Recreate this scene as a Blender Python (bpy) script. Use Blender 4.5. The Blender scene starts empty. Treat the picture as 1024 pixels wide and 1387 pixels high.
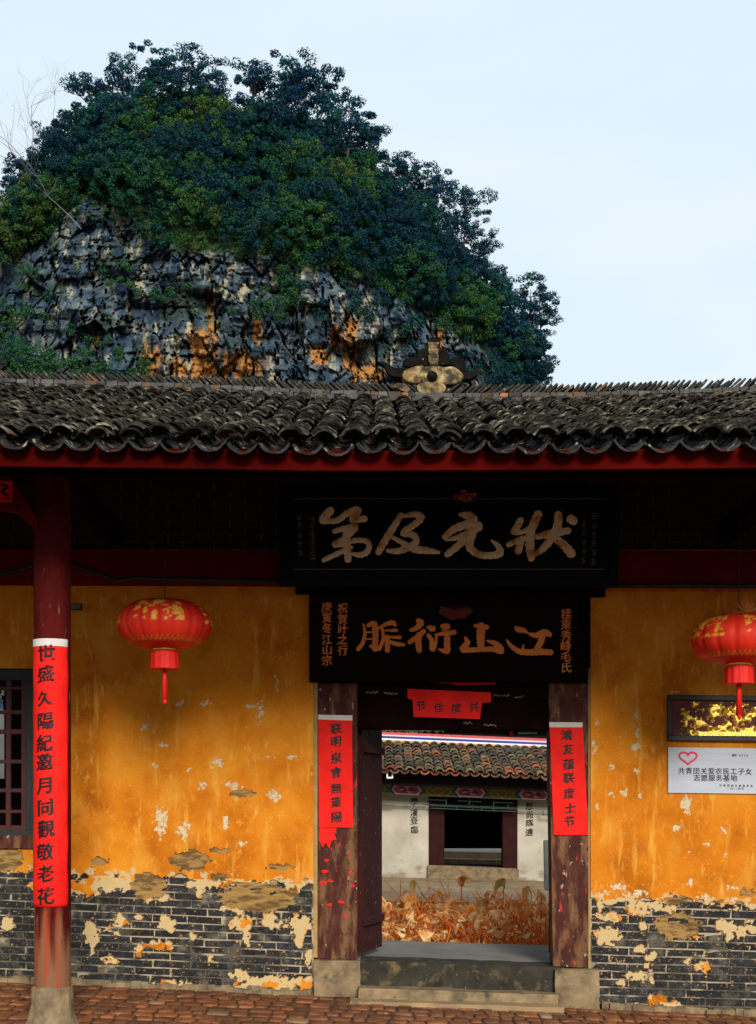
import bpy, math, random
import numpy as np
from mathutils import Vector, Matrix
R = math.radians
random.seed(7)
rng = np.random.default_rng(7)

# ------------------------------------------------------------------ camera, sky, sun, exposure
scene = bpy.context.scene
col = scene.collection
F = 1800.0           # focal length in photograph pixels (1024 wide)
EYE = 1.6
HZ = 1105.0          # row of the horizon
cam_d = bpy.data.cameras.new('camera'); cam = bpy.data.objects.new('camera', cam_d); col.objects.link(cam)
cam.location = (0, 0, EYE); cam.rotation_euler = (R(90), 0, 0)
cam_d.sensor_fit = 'VERTICAL'; cam_d.sensor_height = 36; cam_d.lens = 36 * F / 1387
cam_d.shift_y = (HZ - 693.5) / 1387
cam_d.clip_start = 0.1; cam_d.clip_end = 2000
scene.camera = cam
SUN_EL, SUN_AZ = 24, 12        # elevation, degrees to the right of straight behind the camera
world = bpy.data.worlds.new('World'); scene.world = world; world.use_nodes = True
wn = world.node_tree; wn.nodes.clear()
wo = wn.nodes.new('ShaderNodeOutputWorld'); wb = wn.nodes.new('ShaderNodeBackground')
sk = wn.nodes.new('ShaderNodeTexSky'); sk.sky_type = 'NISHITA'; sk.sun_disc = False
sk.sun_elevation = R(SUN_EL); sk.sun_rotation = R(180 - SUN_AZ); sk.dust_density = 2.0; sk.air_density = 1.0
wt = wn.nodes.new('ShaderNodeTexCoord'); wm = wn.nodes.new('ShaderNodeMapping'); wm.inputs['Scale'].default_value = (1, 1, 3)
wnz = wn.nodes.new('ShaderNodeTexNoise'); wnz.inputs['Scale'].default_value = 2.2; wnz.inputs['Detail'].default_value = 6
wr = wn.nodes.new('ShaderNodeValToRGB')
wr.color_ramp.elements[0].position = 0.35; wr.color_ramp.elements[0].color = (6.5, 8.0, 9.2, 1)
wr.color_ramp.elements[1].position = 0.65; wr.color_ramp.elements[1].color = (7.7, 8.5, 9.1, 1)
wx = wn.nodes.new('ShaderNodeMixRGB'); wx.inputs[0].default_value = 0.93
wn.links.new(wt.outputs['Generated'], wm.inputs[0]); wn.links.new(wm.outputs[0], wnz.inputs['Vector'])
wn.links.new(wnz.outputs['Fac'], wr.inputs[0]); wn.links.new(sk.outputs[0], wx.inputs[1]); wn.links.new(wr.outputs[0], wx.inputs[2])
wn.links.new(wx.outputs[0], wb.inputs[0]); wb.inputs[1].default_value = 0.115
wn.links.new(wb.outputs[0], wo.inputs[0])
sd = bpy.data.lights.new('sun', 'SUN'); sd.energy = 4.1; sd.angle = R(17); sd.color = (1, 0.93, 0.83)
sun = bpy.data.objects.new('sun', sd); col.objects.link(sun)
sdir = Vector((math.sin(R(SUN_AZ)) * math.cos(R(SUN_EL)), -math.cos(R(SUN_AZ)) * math.cos(R(SUN_EL)), math.sin(R(SUN_EL))))
sun.rotation_euler = sdir.to_track_quat('Z', 'Y').to_euler(); sun.location = (6, -6, 12)
vs = scene.view_settings
scene.display_settings.display_device = 'sRGB'
vs.view_transform = 'Standard'; vs.look = 'None'; vs.gamma = 1; vs.use_curve_mapping = False; vs.exposure = 0.0
scene.cycles.max_bounces = 6; scene.cycles.diffuse_bounces = 3; scene.cycles.use_denoising = True

# ------------------------------------------------------------------ helpers
def P(px, py, Y): return Vector(((px - 512) * Y / F, Y, EYE - (py - HZ) * Y / F))
def X(px, Y): return (px - 512) * Y / F
def Z(py, Y): return EYE - (py - HZ) * Y / F

def hash2(ix, iy, s):
    n = (ix.astype(np.int64) * 374761393 + iy.astype(np.int64) * 668265263 + s * 1274126177) & 0x7fffffff
    n = ((n ^ (n >> 13)) * 1274126177) & 0x7fffffff
    return ((n ^ (n >> 16)) & 0xffff) / 65535.0
def vnoise(x, y, s=0):
    ix = np.floor(x); iy = np.floor(y); fx = x - ix; fy = y - iy
    fx = fx * fx * (3 - 2 * fx); fy = fy * fy * (3 - 2 * fy)
    a = hash2(ix, iy, s); b = hash2(ix + 1, iy, s); c = hash2(ix, iy + 1, s); d = hash2(ix + 1, iy + 1, s)
    return (a * (1 - fx) + b * fx) * (1 - fy) + (c * (1 - fx) + d * fx) * fy
def fbm(x, y, s=0, o=4):
    v = 0; a = 0.5; t = 0
    for k in range(o):
        v = v + a * vnoise(x * 2 ** k, y * 2 ** k, s + k * 17); t += a; a *= 0.55
    return v / t
def voro(x, y, s=0, box=0.0):
    ix = np.floor(x); iy = np.floor(y)
    d1 = np.full(x.shape, 9.0); d2 = np.full(x.shape, 9.0); cid = np.zeros(x.shape); cx = np.zeros(x.shape); cy = np.zeros(x.shape)
    for i in (-1, 0, 1):
        for j in (-1, 0, 1):
            gx = ix + i; gy = iy + j
            qx = gx + hash2(gx, gy, s); qy = gy + hash2(gx, gy, s + 5)
            d = (1 - box) * np.hypot(qx - x, qy - y) + box * np.maximum(np.abs(qx - x), np.abs(qy - y)); h = hash2(gx, gy, s + 9)
            n = d < d1
            d2 = np.where(n, d1, np.minimum(d2, d)); cid = np.where(n, h, cid)
            cx = np.where(n, x - qx, cx); cy = np.where(n, y - qy, cy); d1 = np.where(n, d, d1)
    return d1, d2, cid, cx, cy

def link(o, parent=None):
    col.objects.link(o)
    if parent is not None: o.parent = parent
    return o
def mesh_obj(name, verts, faces, m=None, parent=None, smooth=False, sharp=None):
    me = bpy.data.meshes.new(name)
    me.from_pydata([tuple(v) for v in verts], [], [tuple(f) for f in faces])
    if m: me.materials.append(m)
    if smooth: me.polygons.foreach_set('use_smooth', [True] * len(me.polygons))
    me.update()
    return link(bpy.data.objects.new(name, me), parent)
def np_mesh(name, V, Q, m=None, parent=None, smooth=False, attrs=None):
    V = np.asarray(V, np.float32); Q = np.asarray(Q, np.int32); k = Q.shape[1]
    me = bpy.data.meshes.new(name)
    me.vertices.add(len(V)); me.vertices.foreach_set('co', V.ravel())
    me.loops.add(Q.size); me.loops.foreach_set('vertex_index', Q.ravel())
    me.polygons.add(len(Q)); me.polygons.foreach_set('loop_start', np.arange(len(Q), dtype=np.int32) * k)
    me.polygons.foreach_set('use_smooth', np.full(len(Q), smooth))
    if m: me.materials.append(m)
    for n, a in (attrs or {}).items():
        a = np.asarray(a, np.float32)
        if a.ndim == 2:
            at = me.attributes.new(n, 'FLOAT_COLOR', 'POINT'); at.data.foreach_set('color', a.ravel())
        else:
            at = me.attributes.new(n, 'FLOAT', 'POINT'); at.data.foreach_set('value', a)
    me.update(calc_edges=True); me.validate()
    return link(bpy.data.objects.new(name, me), parent)
def grid_faces(nu, nv):
    i = np.arange(nu - 1)[:, None] * nv + np.arange(nv - 1)[None, :]
    i = i.ravel()
    return np.stack([i, i + nv, i + nv + 1, i + 1], 1)
def tag(o, label=None, cat=None, group=None, kind=None):
    if label: o['label'] = label
    if cat: o['category'] = cat
    if group: o['group'] = group
    if kind: o['kind'] = kind
    return o
def empty(name, loc=(0, 0, 0), label=None, cat=None, group=None, rot=(0, 0, 0)):
    o = bpy.data.objects.new(name, None); o.empty_display_size = 0.2; col.objects.link(o)
    o.location = loc; o.rotation_euler = rot
    return tag(o, label, cat, group)

class MB:
    """collects geometry for one mesh"""
    def __init__(s): s.v = []; s.f = []
    def add(s, vs, fs):
        n = len(s.v); s.v += [tuple(v) for v in vs]; s.f += [tuple(i + n for i in f) for f in fs]; return s
    def prism(s, poly, d0, d1, axis='Y'):
        """poly of (a,b); extruded from d0 to d1 along axis"""
        n = len(poly)
        def mk(a, b, d): return (a, d, b) if axis == 'Y' else ((a, b, d) if axis == 'Z' else (d, a, b))
        vs = [mk(a, b, d0) for a, b in poly] + [mk(a, b, d1) for a, b in poly]
        fs = [tuple(range(n)), tuple(range(2 * n - 1, n - 1, -1))] + [(i, i + n, (i + 1) % n + n, (i + 1) % n) for i in range(n)]
        return s.add(vs, fs)
    def box(s, x0, x1, y0, y1, z0, z1):
        return s.prism([(x0, z0), (x1, z0), (x1, z1), (x0, z1)], y0, y1)
    def tube(s, pts, rad, seg=8, cap=True):
        pts = [Vector(p) for p in pts]; rr = rad if isinstance(rad, (list, tuple)) else [rad] * len(pts)
        n0 = len(s.v); t_prev = None
        for i, p in enumerate(pts):
            t = (pts[min(i + 1, len(pts) - 1)] - pts[max(i - 1, 0)])
            if t.length < 1e-9: t = Vector((0, 0, 1))
            t.normalize()
            a = t.orthogonal().normalized() if t_prev is None else (a_prev - t * a_prev.dot(t)).normalized()
            b = t.cross(a); a_prev = a; t_prev = t
            for k in range(seg):
                w = 2 * math.pi * k / seg
                s.v.append(tuple(p + (a * math.cos(w) + b * math.sin(w)) * rr[i]))
        for i in range(len(pts) - 1):
            for k in range(seg):
                k2 = (k + 1) % seg; o = n0 + i * seg
                s.f.append((o + k, o + k2, o + seg + k2, o + seg + k))
        if cap:
            s.f.append(tuple(n0 + k for k in range(seg - 1, -1, -1)))
            s.f.append(tuple(n0 + (len(pts) - 1) * seg + k for k in range(seg)))
        return s
    def lathe(s, prof, cx=0, cy=0, seg=24, wob=None):
        n0 = len(s.v); m = len(prof)
        for k in range(seg):
            w = 2 * math.pi * k / seg
            for i, (r, z) in enumerate(prof):
                q = r * (1 + (wob(w, z) if wob else 0)); s.v.append((cx + q * math.cos(w), cy + q * math.sin(w), z))
        for k in range(seg):
            k2 = (k + 1) % seg
            for i in range(m - 1):
                s.f.append((n0 + k * m + i, n0 + k2 * m + i, n0 + k2 * m + i + 1, n0 + k * m + i + 1))
        s.f.append(tuple(n0 + k * m + m - 1 for k in range(seg)))
        s.f.append(tuple(n0 + k * m for k in range(seg - 1, -1, -1)))
        return s
    def build(s, name, m, parent=None, smooth=False, bevel=0, wobble=0):
        o = mesh_obj(name, s.v, s.f, m, parent, smooth)
        if bevel:
            b = o.modifiers.new('b', 'BEVEL'); b.width = bevel; b.segments = 2; b.limit_method = 'ANGLE'
        return o
def pbox(px0, px1, py0, py1, Y, D, slope=0.0, s1=None):
    """sheared box: front face at depth Y measured in photo pixels at px0, rows falling by slope"""
    s1 = slope if s1 is None else s1
    pts = [(X(px0, Y), Z(py1, Y)), (X(px1, Y), Z(py1 + s1 * (px1 - px0), Y)), (X(px1, Y), Z(py0 + slope * (px1 - px0), Y)), (X(px0, Y), Z(py0, Y))]
    return MB().prism(pts, Y, Y + D)
def ppoly(pts, Y, D):
    return MB().prism([(X(a, Y), Z(b, Y)) for a, b in pts], Y, Y + D)

# ------------------------------------------------------------------ materials
def mat(name, cols, scale=8, detail=6, rough=0.85, bump=0.3, bscale=None, var=0.0, stretch=(1, 1, 1), spec=0.3, metal=0.0,
        layers=(), coat=0, dist=0.002, island=False, tint=None, rampw=(0.3, 0.7)):
    """noise-driven colour ramp; layers = [(attribute channel or ('noise',scale,lo,hi,stretch), colour)]"""
    m = bpy.data.materials.new(name); m.use_nodes = True; nt = m.node_tree; N = nt.nodes; L = nt.links
    b = N['Principled BSDF']; b.inputs['Roughness'].default_value = rough; b.inputs['Metallic'].default_value = metal
    b.inputs['Specular IOR Level'].default_value = spec; b.inputs['Coat Weight'].default_value = coat
    tc = N.new('ShaderNodeTexCoord'); mp = N.new('ShaderNodeMapping'); mp.inputs['Scale'].default_value = stretch
    geo = N.new('ShaderNodeNewGeometry'); L.new(geo.outputs['Position'], mp.inputs[0])
    def noise(sc, det=6, st=None, off=0.0):
        q = N.new('ShaderNodeTexNoise'); q.inputs['Scale'].default_value = sc; q.inputs['Detail'].default_value = det
        q.inputs['Roughness'].default_value = 0.6
        mm = N.new('ShaderNodeMapping'); mm.inputs['Scale'].default_value = st or stretch; mm.inputs['Location'].default_value = (off, off * 1.7, off * .6)
        L.new(geo.outputs['Position'], mm.inputs[0]); L.new(mm.outputs[0], q.inputs['Vector'])
        return q.outputs['Fac']
    n1 = noise(scale, detail)
    r = N.new('ShaderNodeValToRGB'); e = r.color_ramp.elements
    cs = [tuple(c) + (1,) for c in cols]
    if len(cs) == 1: cs = cs * 2
    e[0].position = rampw[0]; e[0].color = cs[0]; e[1].position = rampw[1]; e[1].color = cs[-1]
    for i, c in enumerate(cs[1:-1]):
        q = e.new(rampw[0] + (rampw[1] - rampw[0]) * (i + 1) / (len(cs) - 1)); q.color = c
    L.new(n1, r.inputs[0]); c_out = r.outputs[0]
    def mixc(fac, a, bcol, mode='MIX'):
        q = N.new('ShaderNodeMixRGB'); q.blend_type = mode
        if isinstance(fac, float): q.inputs[0].default_value = fac
        else: L.new(fac, q.inputs[0])
        L.new(a, q.inputs[1])
        if isinstance(bcol, tuple): q.inputs[2].default_value = bcol + (1,)
        else: L.new(bcol, q.inputs[2])
        return q.outputs[0]
    for src, colr in layers:
        if src[0] == 'noise':
            q = noise(src[1], 5, src[4] if len(src) > 4 else None, off=src[1] * 3.3)
            k = N.new('ShaderNodeMapRange'); k.inputs[1].default_value = src[2]; k.inputs[2].default_value = src[3]
            L.new(q, k.inputs[0]); c_out = mixc(k.outputs[0], c_out, colr)
        elif src[0] == 'obj':       # random per object / per loose piece
            oi = N.new('ShaderNodeObjectInfo'); ad = N.new('ShaderNodeMath'); ad.operation = 'ADD'
            L.new(oi.outputs['Random'], ad.inputs[0]); L.new(geo.outputs['Random Per Island'], ad.inputs[1])
            fr = N.new('ShaderNodeMath'); fr.operation = 'MULTIPLY'; fr.inputs[1].default_value = src[3] if len(src) > 3 else 7.13
            f2 = N.new('ShaderNodeMath'); f2.operation = 'FRACT'
            L.new(ad.outputs[0], fr.inputs[0]); L.new(fr.outputs[0], f2.inputs[0])
            k = N.new('ShaderNodeMapRange'); k.inputs[1].default_value = src[1]; k.inputs[2].default_value = src[2]
            L.new(f2.outputs[0], k.inputs[0]); c_out = mixc(k.outputs[0], c_out, colr)
        else:
            at = N.new('ShaderNodeAttribute'); at.attribute_name = src[0]
            o = at.outputs['Fac']
            if len(src) > 1 and src[1] in ('R', 'G', 'B'):
                sp = N.new('ShaderNodeSeparateColor'); L.new(at.outputs['Color'], sp.inputs[0]); o = sp.outputs[{'R': 0, 'G': 1, 'B': 2}[src[1]]]
            if len(src) > 2:        # break the edge with noise
                q = noise(src[2], 4); ad = N.new('ShaderNodeMath'); ad.operation = 'ADD'; L.new(o, ad.inputs[0]); L.new(q, ad.inputs[1])
                k = N.new('ShaderNodeMapRange'); k.inputs[1].default_value = 0.92; k.inputs[2].default_value = 1.05; L.new(ad.outputs[0], k.inputs[0]); o = k.outputs[0]
            c_out = mixc(o, c_out, colr)
    if var:
        oi = N.new('ShaderNodeObjectInfo'); ad = N.new('ShaderNodeMath'); ad.operation = 'ADD'
        L.new(oi.outputs['Random'], ad.inputs[0]); L.new(geo.outputs['Random Per Island'], ad.inputs[1])
        f2 = N.new('ShaderNodeMath'); f2.operation = 'FRACT'; L.new(ad.outputs[0], f2.inputs[0])
        k = N.new('ShaderNodeMapRange'); k.inputs[3].default_value = 1 - var; k.inputs[4].default_value = 1 + var
        L.new(f2.outputs[0], k.inputs[0])
        cc = N.new('ShaderNodeCombineColor')
        for i in range(3): L.new(k.outputs[0], cc.inputs[i])
        c_out = mixc(1.0, c_out, cc.outputs[0], 'MULTIPLY')
    L.new(c_out, b.inputs['Base Color'])
    if bump:
        bp = N.new('ShaderNodeBump'); bp.inputs['Strength'].default_value = bump; bp.inputs['Distance'].default_value = dist * 5
        L.new(noise(bscale or scale * 4, 8), bp.inputs['Height']); L.new(bp.outputs[0], b.inputs['Normal'])
    return m

M = {}
M['plaster'] = mat('ochre_plaster', [(.36, .098, .005), (.54, .165, .008), (.64, .235, .016)], 2.2, 8, .92, .35, 30, rampw=(.3, .68), spec=.1, layers=[
    (('noise', 11, .64, .76), (.70, .30, .03)), (('noise', 30, .62, .74, (1.2, 1, .7)), (.64, .38, .10)), (('noise', 7, .60, .72, (1.6, 1, .5)), (.66, .33, .07)), (('noise', 2.6, .52, .72, (1.2, 1, .8)), (.62, .26, .03)),
    (('noise', 60, .70, .74), (.30, .13, .02)), (('noise', 3.1, .64, .82, (1, 1, .6)), (.46, .135, .008)), (('noise', 5, .58, .72, (2.2, 1, .35)), (.66, .30, .04)), (('noise', 75, .66, .70, (1, 1, .6)), (.58, .40, .18)),
    (('lay', 'B', 22), (.50, .37, .18)), (('lime2',), (.55, .47, .32)), (('noise', 16, .60, .68), (.60, .20, .015)), (('lay', 'G', 18), (.30, .18, .06)), (('earth2',), (.13, .075, .028)), (('lay', 'R'), (.36, .30, .20)), (('grime',), (.075, .065, .045))])
M['brick'] = mat('dark_grey_brick', [(.005, .005, .006), (.015, .015, .016), (.058, .056, .052)], 14, 8, .8, .5, 60, var=.45, rampw=(.35, .72), spec=.35, layers=[
    (('noise', 34, .66, .72), (.32, .29, .22)), (('noise', 4, .56, .72), (.15, .13, .095)), (('noise', 70, .60, .68), (.004, .004, .005)), (('noise', 40, .71, .74), (.42, .24, .06))])
M['brick_far'] = mat('shade_dark_brick', [(.012, .008, .007), (.03, .02, .016)], 10, 4, .9, .3)  # near-black base colour adds to the shade under the eaves
M['mud'] = mat('earth_render', [(.28, .17, .06), (.40, .26, .10)], 9, 6, .95, .5, 40)
M['red_wood'] = mat('dark_red_paint', [(.08, .004, .003), (.15, .007, .005)], 3, 6, .95, .2, 40, spec=.03, stretch=(1, 1, 1), layers=[(('noise', 8, .66, .74), (.03, .004, .003))])
M['fascia'] = mat('red_fascia_paint', [(.018, .001, .001), (.10, .003, .0015)], .8, 4, .95, .1, 40, spec=.02)  # darkened in colour for the shadow of the tile overhang
M['dark_wood'] = mat('shade_dark_timber', [(.005, .002, .002), (.012, .004, .003)], 4, 6, .95, .3, 50, spec=.02)  # kept almost black so its colour deepens the shade below the roof
M['col_paint'] = mat('column_worn_red', [(.042, .002, .002), (.085, .006, .005)], 9, 6, .85, .3, 40, spec=.08, stretch=(1, 1, .3), layers=[
    (('noise', 14, .62, .70, (1.6, 1.6, .35)), (.14, .055, .035)), (('bare',), (.22, .11, .055)), (('noise', 30, .64, .68, (2, 2, .1)), (.06, .02, .012)), (('redpatch',), (.32, .05, .02))])
M['post'] = mat('weathered_door_post', [(.022, .006, .004), (.06, .012, .007), (.10, .04, .02)], 7, 8, .85, .5, 40, stretch=(1.6, 1, .5), layers=[
    (('noise', 16, .62, .66), (.03, .008, .006)), (('noise', 5, .50, .66, (2.2, 1, .5)), (.17, .080, .034)), (('noise', 22, .58, .66, (1.5, 1, .6)), (.02, .008, .006)), (('noise', 15, .655, .67, (1.4, 1, .8)), (.30, .23, .17)), (('noise', 10, .66, .67), (.40, .03, .015))])
M['door'] = mat('door_leaf_maroon', [(.014, .002, .0015), (.05, .004, .003)], 5, 7, .9, .3, 40, stretch=(2, 2, .4), layers=[
    (('noise', 26, .655, .68, (1, 1, .6)), (.25, .17, .13)), (('noise', 7, .62, .7), (.02, .004, .003))])
M['stone'] = mat('old_limestone_block', [(.10, .07, .04), (.20, .145, .08), (.30, .21, .11)], 7, 8, .9, .5, 40, layers=[(('noise', 5, .58, .72), (.045, .045, .038)), (('noise', 30, .66, .7), (.34, .29, .19))])
M['stone_dark'] = mat('dark_sill_stone', [(.012, .012, .010), (.045, .038, .024)], 6, 8, .9, .5, 40, layers=[(('noise', 7, .55, .70), (.13, .095, .04)), (('noise', 40, .68, .72), (.25, .22, .16))])
M['slab'] = mat('grey_flagstone', [(.15, .145, .125), (.22, .21, .18)], 3, 8, .85, .35, 40, layers=[(('noise', 2.5, .6, .75), (.10, .12, .11)), (('noise', 40, .68, .73), (.30, .26, .19))])
M['paver'] = mat('reddish_paving_stone', [(.13, .040, .014), (.21, .075, .026), (.27, .12, .05)], 9, 8, .85, .5, 50, var=.35, layers=[(('noise', 3.5, .50, .72), (.075, .034, .014)), (('noise', 12, .62, .7), (.06, .03, .015)), (('noise', 26, .64, .7), (.36, .22, .10)), (('obj', .98, .99), (.24, .16, .09))])
M['dirt'] = mat('trodden_earth', [(.06, .028, .014), (.11, .05, .022)], 6, 8, .95, .6, 40)
M['tile'] = mat('mossy_grey_roof_tile', [(.006, .006, .005), (.018, .016, .012), (.065, .055, .038)], 15, 8, .9, .5, 60, var=.5, spec=.1, layers=[
    (('noise', 24, .66, .71), (.20, .18, .12)), (('noise', 7, .63, .7), (.020, .025, .012)), (('obj', .985, .99), (.20, .06, .022)), (('obj', .90, .95, 3.71), (.10, .06, .03)), (('noise', 38, .66, .72), (.30, .26, .18))])
M['tile_edge'] = mat('worn_highlit_tile_edge', [(.010, .010, .008), (.035, .032, .025), (.20, .18, .13)], 13, 7, .9, .3, 60, var=.7, spec=.06, rampw=(.38, .70))  # broken edges painted paler, also standing for the rim highlights
M['tile_pan'] = mat('pan_tile_grey', [(.010, .009, .008), (.028, .025, .02)], 11, 8, .8, .4, 60, var=.4, layers=[(('noise', 12, .60, .66), (.34, .30, .22)), (('noise', 30, .66, .7), (.08, .06, .03))])
M['tile_far'] = mat('courtyard_roof_tile', [(.035, .030, .022), (.09, .07, .045)], 8, 6, .8, .4, 40, var=.45, layers=[(('obj', .80, .84), (.20, .065, .03)), (('obj', .75, .8, 3.3), (.12, .09, .04)), (('noise', 12, .62, .7), (.03, .035, .02))])
M['ridge_tile'] = mat('ridge_tile', [(.010, .010, .007), (.032, .030, .020)], 12, 6, .8, .4, 40, var=.5, layers=[(('noise', 20, .58, .68), (.16, .13, .07)), (('obj', .98, .99), (.20, .08, .03))])
M['ridge_brick'] = mat('ridge_block', [(.03, .03, .03), (.10, .095, .085)], 9, 6, .85, .4, 40, var=.4, layers=[(('obj', .97, .98), (.22, .08, .03)), (('obj', .85, .9, 3.3), (.09, .055, .03)), (('noise', 16, .62, .7), (.03, .03, .025))])
M['orn'] = mat('weathered_ridge_ornament', [(.025, .018, .010), (.22, .15, .06), (.40, .31, .15)], 9, 8, .85, .5, 40, rampw=(.38, .64), layers=[(('noise', 8, .50, .62), (.035, .026, .018)), (('noise', 5, .56, .66), (.24, .11, .03))])
M['orn_dark'] = mat('black_ridge_ornament', [(.004, .004, .004), (.014, .011, .008)], 12, 6, .95, .6, 40, spec=.05, layers=[(('noise', 26, .68, .72), (.22, .18, .10))])
M['red_paper'] = mat('red_paper', [(.60, .006, .004), (.84, .014, .006)], 4, 8, .75, .35, 9, spec=.2)
M['white_strip'] = mat('pale_paper_edge', [(.52, .50, .46), (.62, .6, .56)], 20, 3, .8, .1)
M['ink'] = mat('black_ink', [(.006, .003, .003), (.02, .004, .004)], 40, 3, .6, 0)
M['plaque'] = mat('black_lacquer_board', [(.002, .003, .005), (.004, .005, .008)], 4, 5, .6, .1, 30, spec=.08)
M['plaque2'] = mat('brown_black_board', [(.003, .002, .002), (.008, .003, .002)], 4, 5, .8, .1, 30, spec=.05)
M['gold_char'] = mat('tarnished_gilt_brush', [(.55, .24, .06), (.80, .68, .40), (.88, .82, .60)], 7, 6, .55, .2, 30, rampw=(.36, .56), layers=[(('noise', 30, .62, .68), (.30, .18, .06))])
M['orange_char'] = mat('orange_painted_character', [(.66, .16, .02), (.80, .25, .04)], 6, 3, .6, .1, 30)
M['dim_char'] = mat('faded_small_character', [(.08, .08, .07), (.14, .13, .1)], 20, 3, .7, 0)
M['flower'] = mat('red_gold_flower_knot', [(.40, .03, .01), (.75, .22, .05), (.85, .45, .12)], 26, 4, .5, .4, 60)
M['lantern'] = mat('red_lantern_satin', [(.60, .014, .006), (.80, .035, .012)], 3, 3, .55, .12, 90, spec=.25, layers=[(('gold',), (.80, .38, .04))])
M['gold'] = mat('gold_foil', [(.85, .52, .06), (.95, .68, .14)], 20, 3, .25, .3, 60, metal=.6, spec=.6)
M['fringe'] = mat('red_silk_fringe', [(.55, .006, .004), (.78, .02, .01)], 90, 3, .6, .4, 160, stretch=(1, 1, .05))
M['cable'] = mat('dull_green_pipe', [(.010, .016, .014), (.02, .028, .024)], 8, 3, .5, .1)
M['frame_black'] = mat('black_picture_frame', [(.008, .005, .004), (.02, .01, .007)], 12, 3, .35, .1)
M['maroon'] = mat('maroon_backing', [(.07, .004, .003), (.12, .008, .005)], 6, 3, .5, .1)
M['silver'] = mat('brushed_steel_sign', [(.40, .43, .50), (.46, .50, .57)], 3, 4, .45, .05, 60, spec=.5, stretch=(.3, 1, 6))
M['pink'] = mat('heart_red', [(.70, .02, .06)], 3, 1, .5, 0)
M['win_green'] = mat('window_frame_dark_green', [(.008, .012, .011), (.018, .024, .022)], 8, 4, .6, .2)
M['win_red'] = mat('window_bar_red', [(.035, .004, .003), (.07, .009, .006)], 8, 4, .6, .2)
M['glass_white'] = mat('pale_render', [(.5, .5, .48), (.62, .62, .6)], 2, 4, .8, .1)
M['white_wall'] = mat('stained_white_render', [(.34, .31, .25), (.54, .50, .41)], 1.4, 8, .9, .25, 20, layers=[(('noise', 2.6, .62, .8), (.24, .17, .09)), (('noise', 8, .64, .72), (.30, .25, .17)), (('low',), (.16, .12, .06))])
M['jamb'] = mat('courtyard_jamb_red', [(.016, .002, .0015), (.032, .004, .003)], 5, 4, .95, .2)
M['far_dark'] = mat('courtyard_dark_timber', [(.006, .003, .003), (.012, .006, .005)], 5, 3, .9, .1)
M['green_lat'] = mat('green_lattice', [(.03, .07, .06), (.05, .10, .085)], 5, 3, .7, .1)
M['p_blue'] = mat('painted_blue', [(.02, .03, .26)], 5, 1, .7, 0)
M['p_red'] = mat('painted_red', [(.40, .05, .05), (.5, .09, .08)], 9, 2, .7, 0)
M['p_pale'] = mat('painted_pale', [(.55, .50, .55)], 9, 2, .7, 0)
M['p_olive'] = mat('painted_olive', [(.10, .12, .03), (.17, .18, .06)], 20, 3, .8, 0)
M['p_ochre'] = mat('painted_ochre', [(.5, .30, .08)], 20, 3, .8, 0)
M['p_white'] = mat('painted_white', [(.7, .7, .72)], 9, 2, .7, 0)
M['leaf_dry'] = mat('withered_lotus_leaf', [(.74, .24, .03), (.90, .46, .13), (.95, .74, .40)], 9, 5, .8, .4, 40, var=.2, rampw=(.35, .6))
M['leaf_green'] = mat('half_green_lotus_leaf', [(.45, .32, .05), (.72, .50, .18)], 12, 5, .8, .4, 40)
M['stem_dry'] = mat('orange_dry_stalk', [(.78, .17, .012), (.90, .30, .03)], 3, 4, .8, 0, var=.4)
M['soil'] = mat('pond_mud', [(.10, .03, .01), (.26, .09, .025)], 5, 6, .95, .5)
M['concrete_step'] = mat('terrace_stone', [(.20, .13, .07), (.36, .25, .13)], 2.2, 8, .9, .4, 20, layers=[(('noise', 2, .6, .7), (.07, .06, .04))])
M['bark'] = mat('tree_bark', [(.03, .03, .035), (.07, .065, .06)], 2, 4, .9, .3)
M['twig'] = mat('bare_grey_twig', [(.16, .15, .15), (.25, .24, .23)], 2, 2, .9, 0)
M['grass_earth'] = mat('field_soil', [(.05, .06, .025), (.10, .09, .04)], 1.2, 6, .95, .3)

for _n in ('leaf_dry', 'leaf_green', 'stem_dry'):      # thin dry leaf lets light through
    _t = M[_n].node_tree; _b = _t.nodes['Principled BSDF']; _o = _t.nodes['Material Output']
    _tr = _t.nodes.new('ShaderNodeBsdfTranslucent'); _mx = _t.nodes.new('ShaderNodeMixShader'); _mx.inputs[0].default_value = .35
    _t.links.new(_b.inputs['Base Color'].links[0].from_socket, _tr.inputs[0]); _t.links.new(_b.outputs[0], _mx.inputs[1]); _t.links.new(_tr.outputs[0], _mx.inputs[2]); _t.links.new(_mx.outputs[0], _o.inputs[0])
def leafmat(name, stops, sheen=.2):
    m = bpy.data.materials.new(name); m.use_nodes = True; nt = m.node_tree; N = nt.nodes; L = nt.links
    b = N['Principled BSDF']; b.inputs['Roughness'].default_value = .7; b.inputs['Specular IOR Level'].default_value = .15
    at = N.new('ShaderNodeAttribute'); at.attribute_name = 'tint'
    r = N.new('ShaderNodeValToRGB'); e = r.color_ramp.elements
    e[0].color = stops[0] + (1,); e[1].color = stops[-1] + (1,)
    for i, c in enumerate(stops[1:-1]): q = e.new((i + 1) / (len(stops) - 1)); q.color = c + (1,)
    L.new(at.outputs['Fac'], r.inputs[0]); L.new(r.outputs[0], b.inputs['Base Color'])
    tr = N.new('ShaderNodeBsdfTranslucent'); mx = N.new('ShaderNodeMixShader'); mx.inputs[0].default_value = .3
    L.new(r.outputs[0], tr.inputs[0]); L.new(b.outputs[0], mx.inputs[1]); L.new(tr.outputs[0], mx.inputs[2]); L.new(mx.outputs[0], N['Material Output'].inputs[0])
    return m
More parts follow.
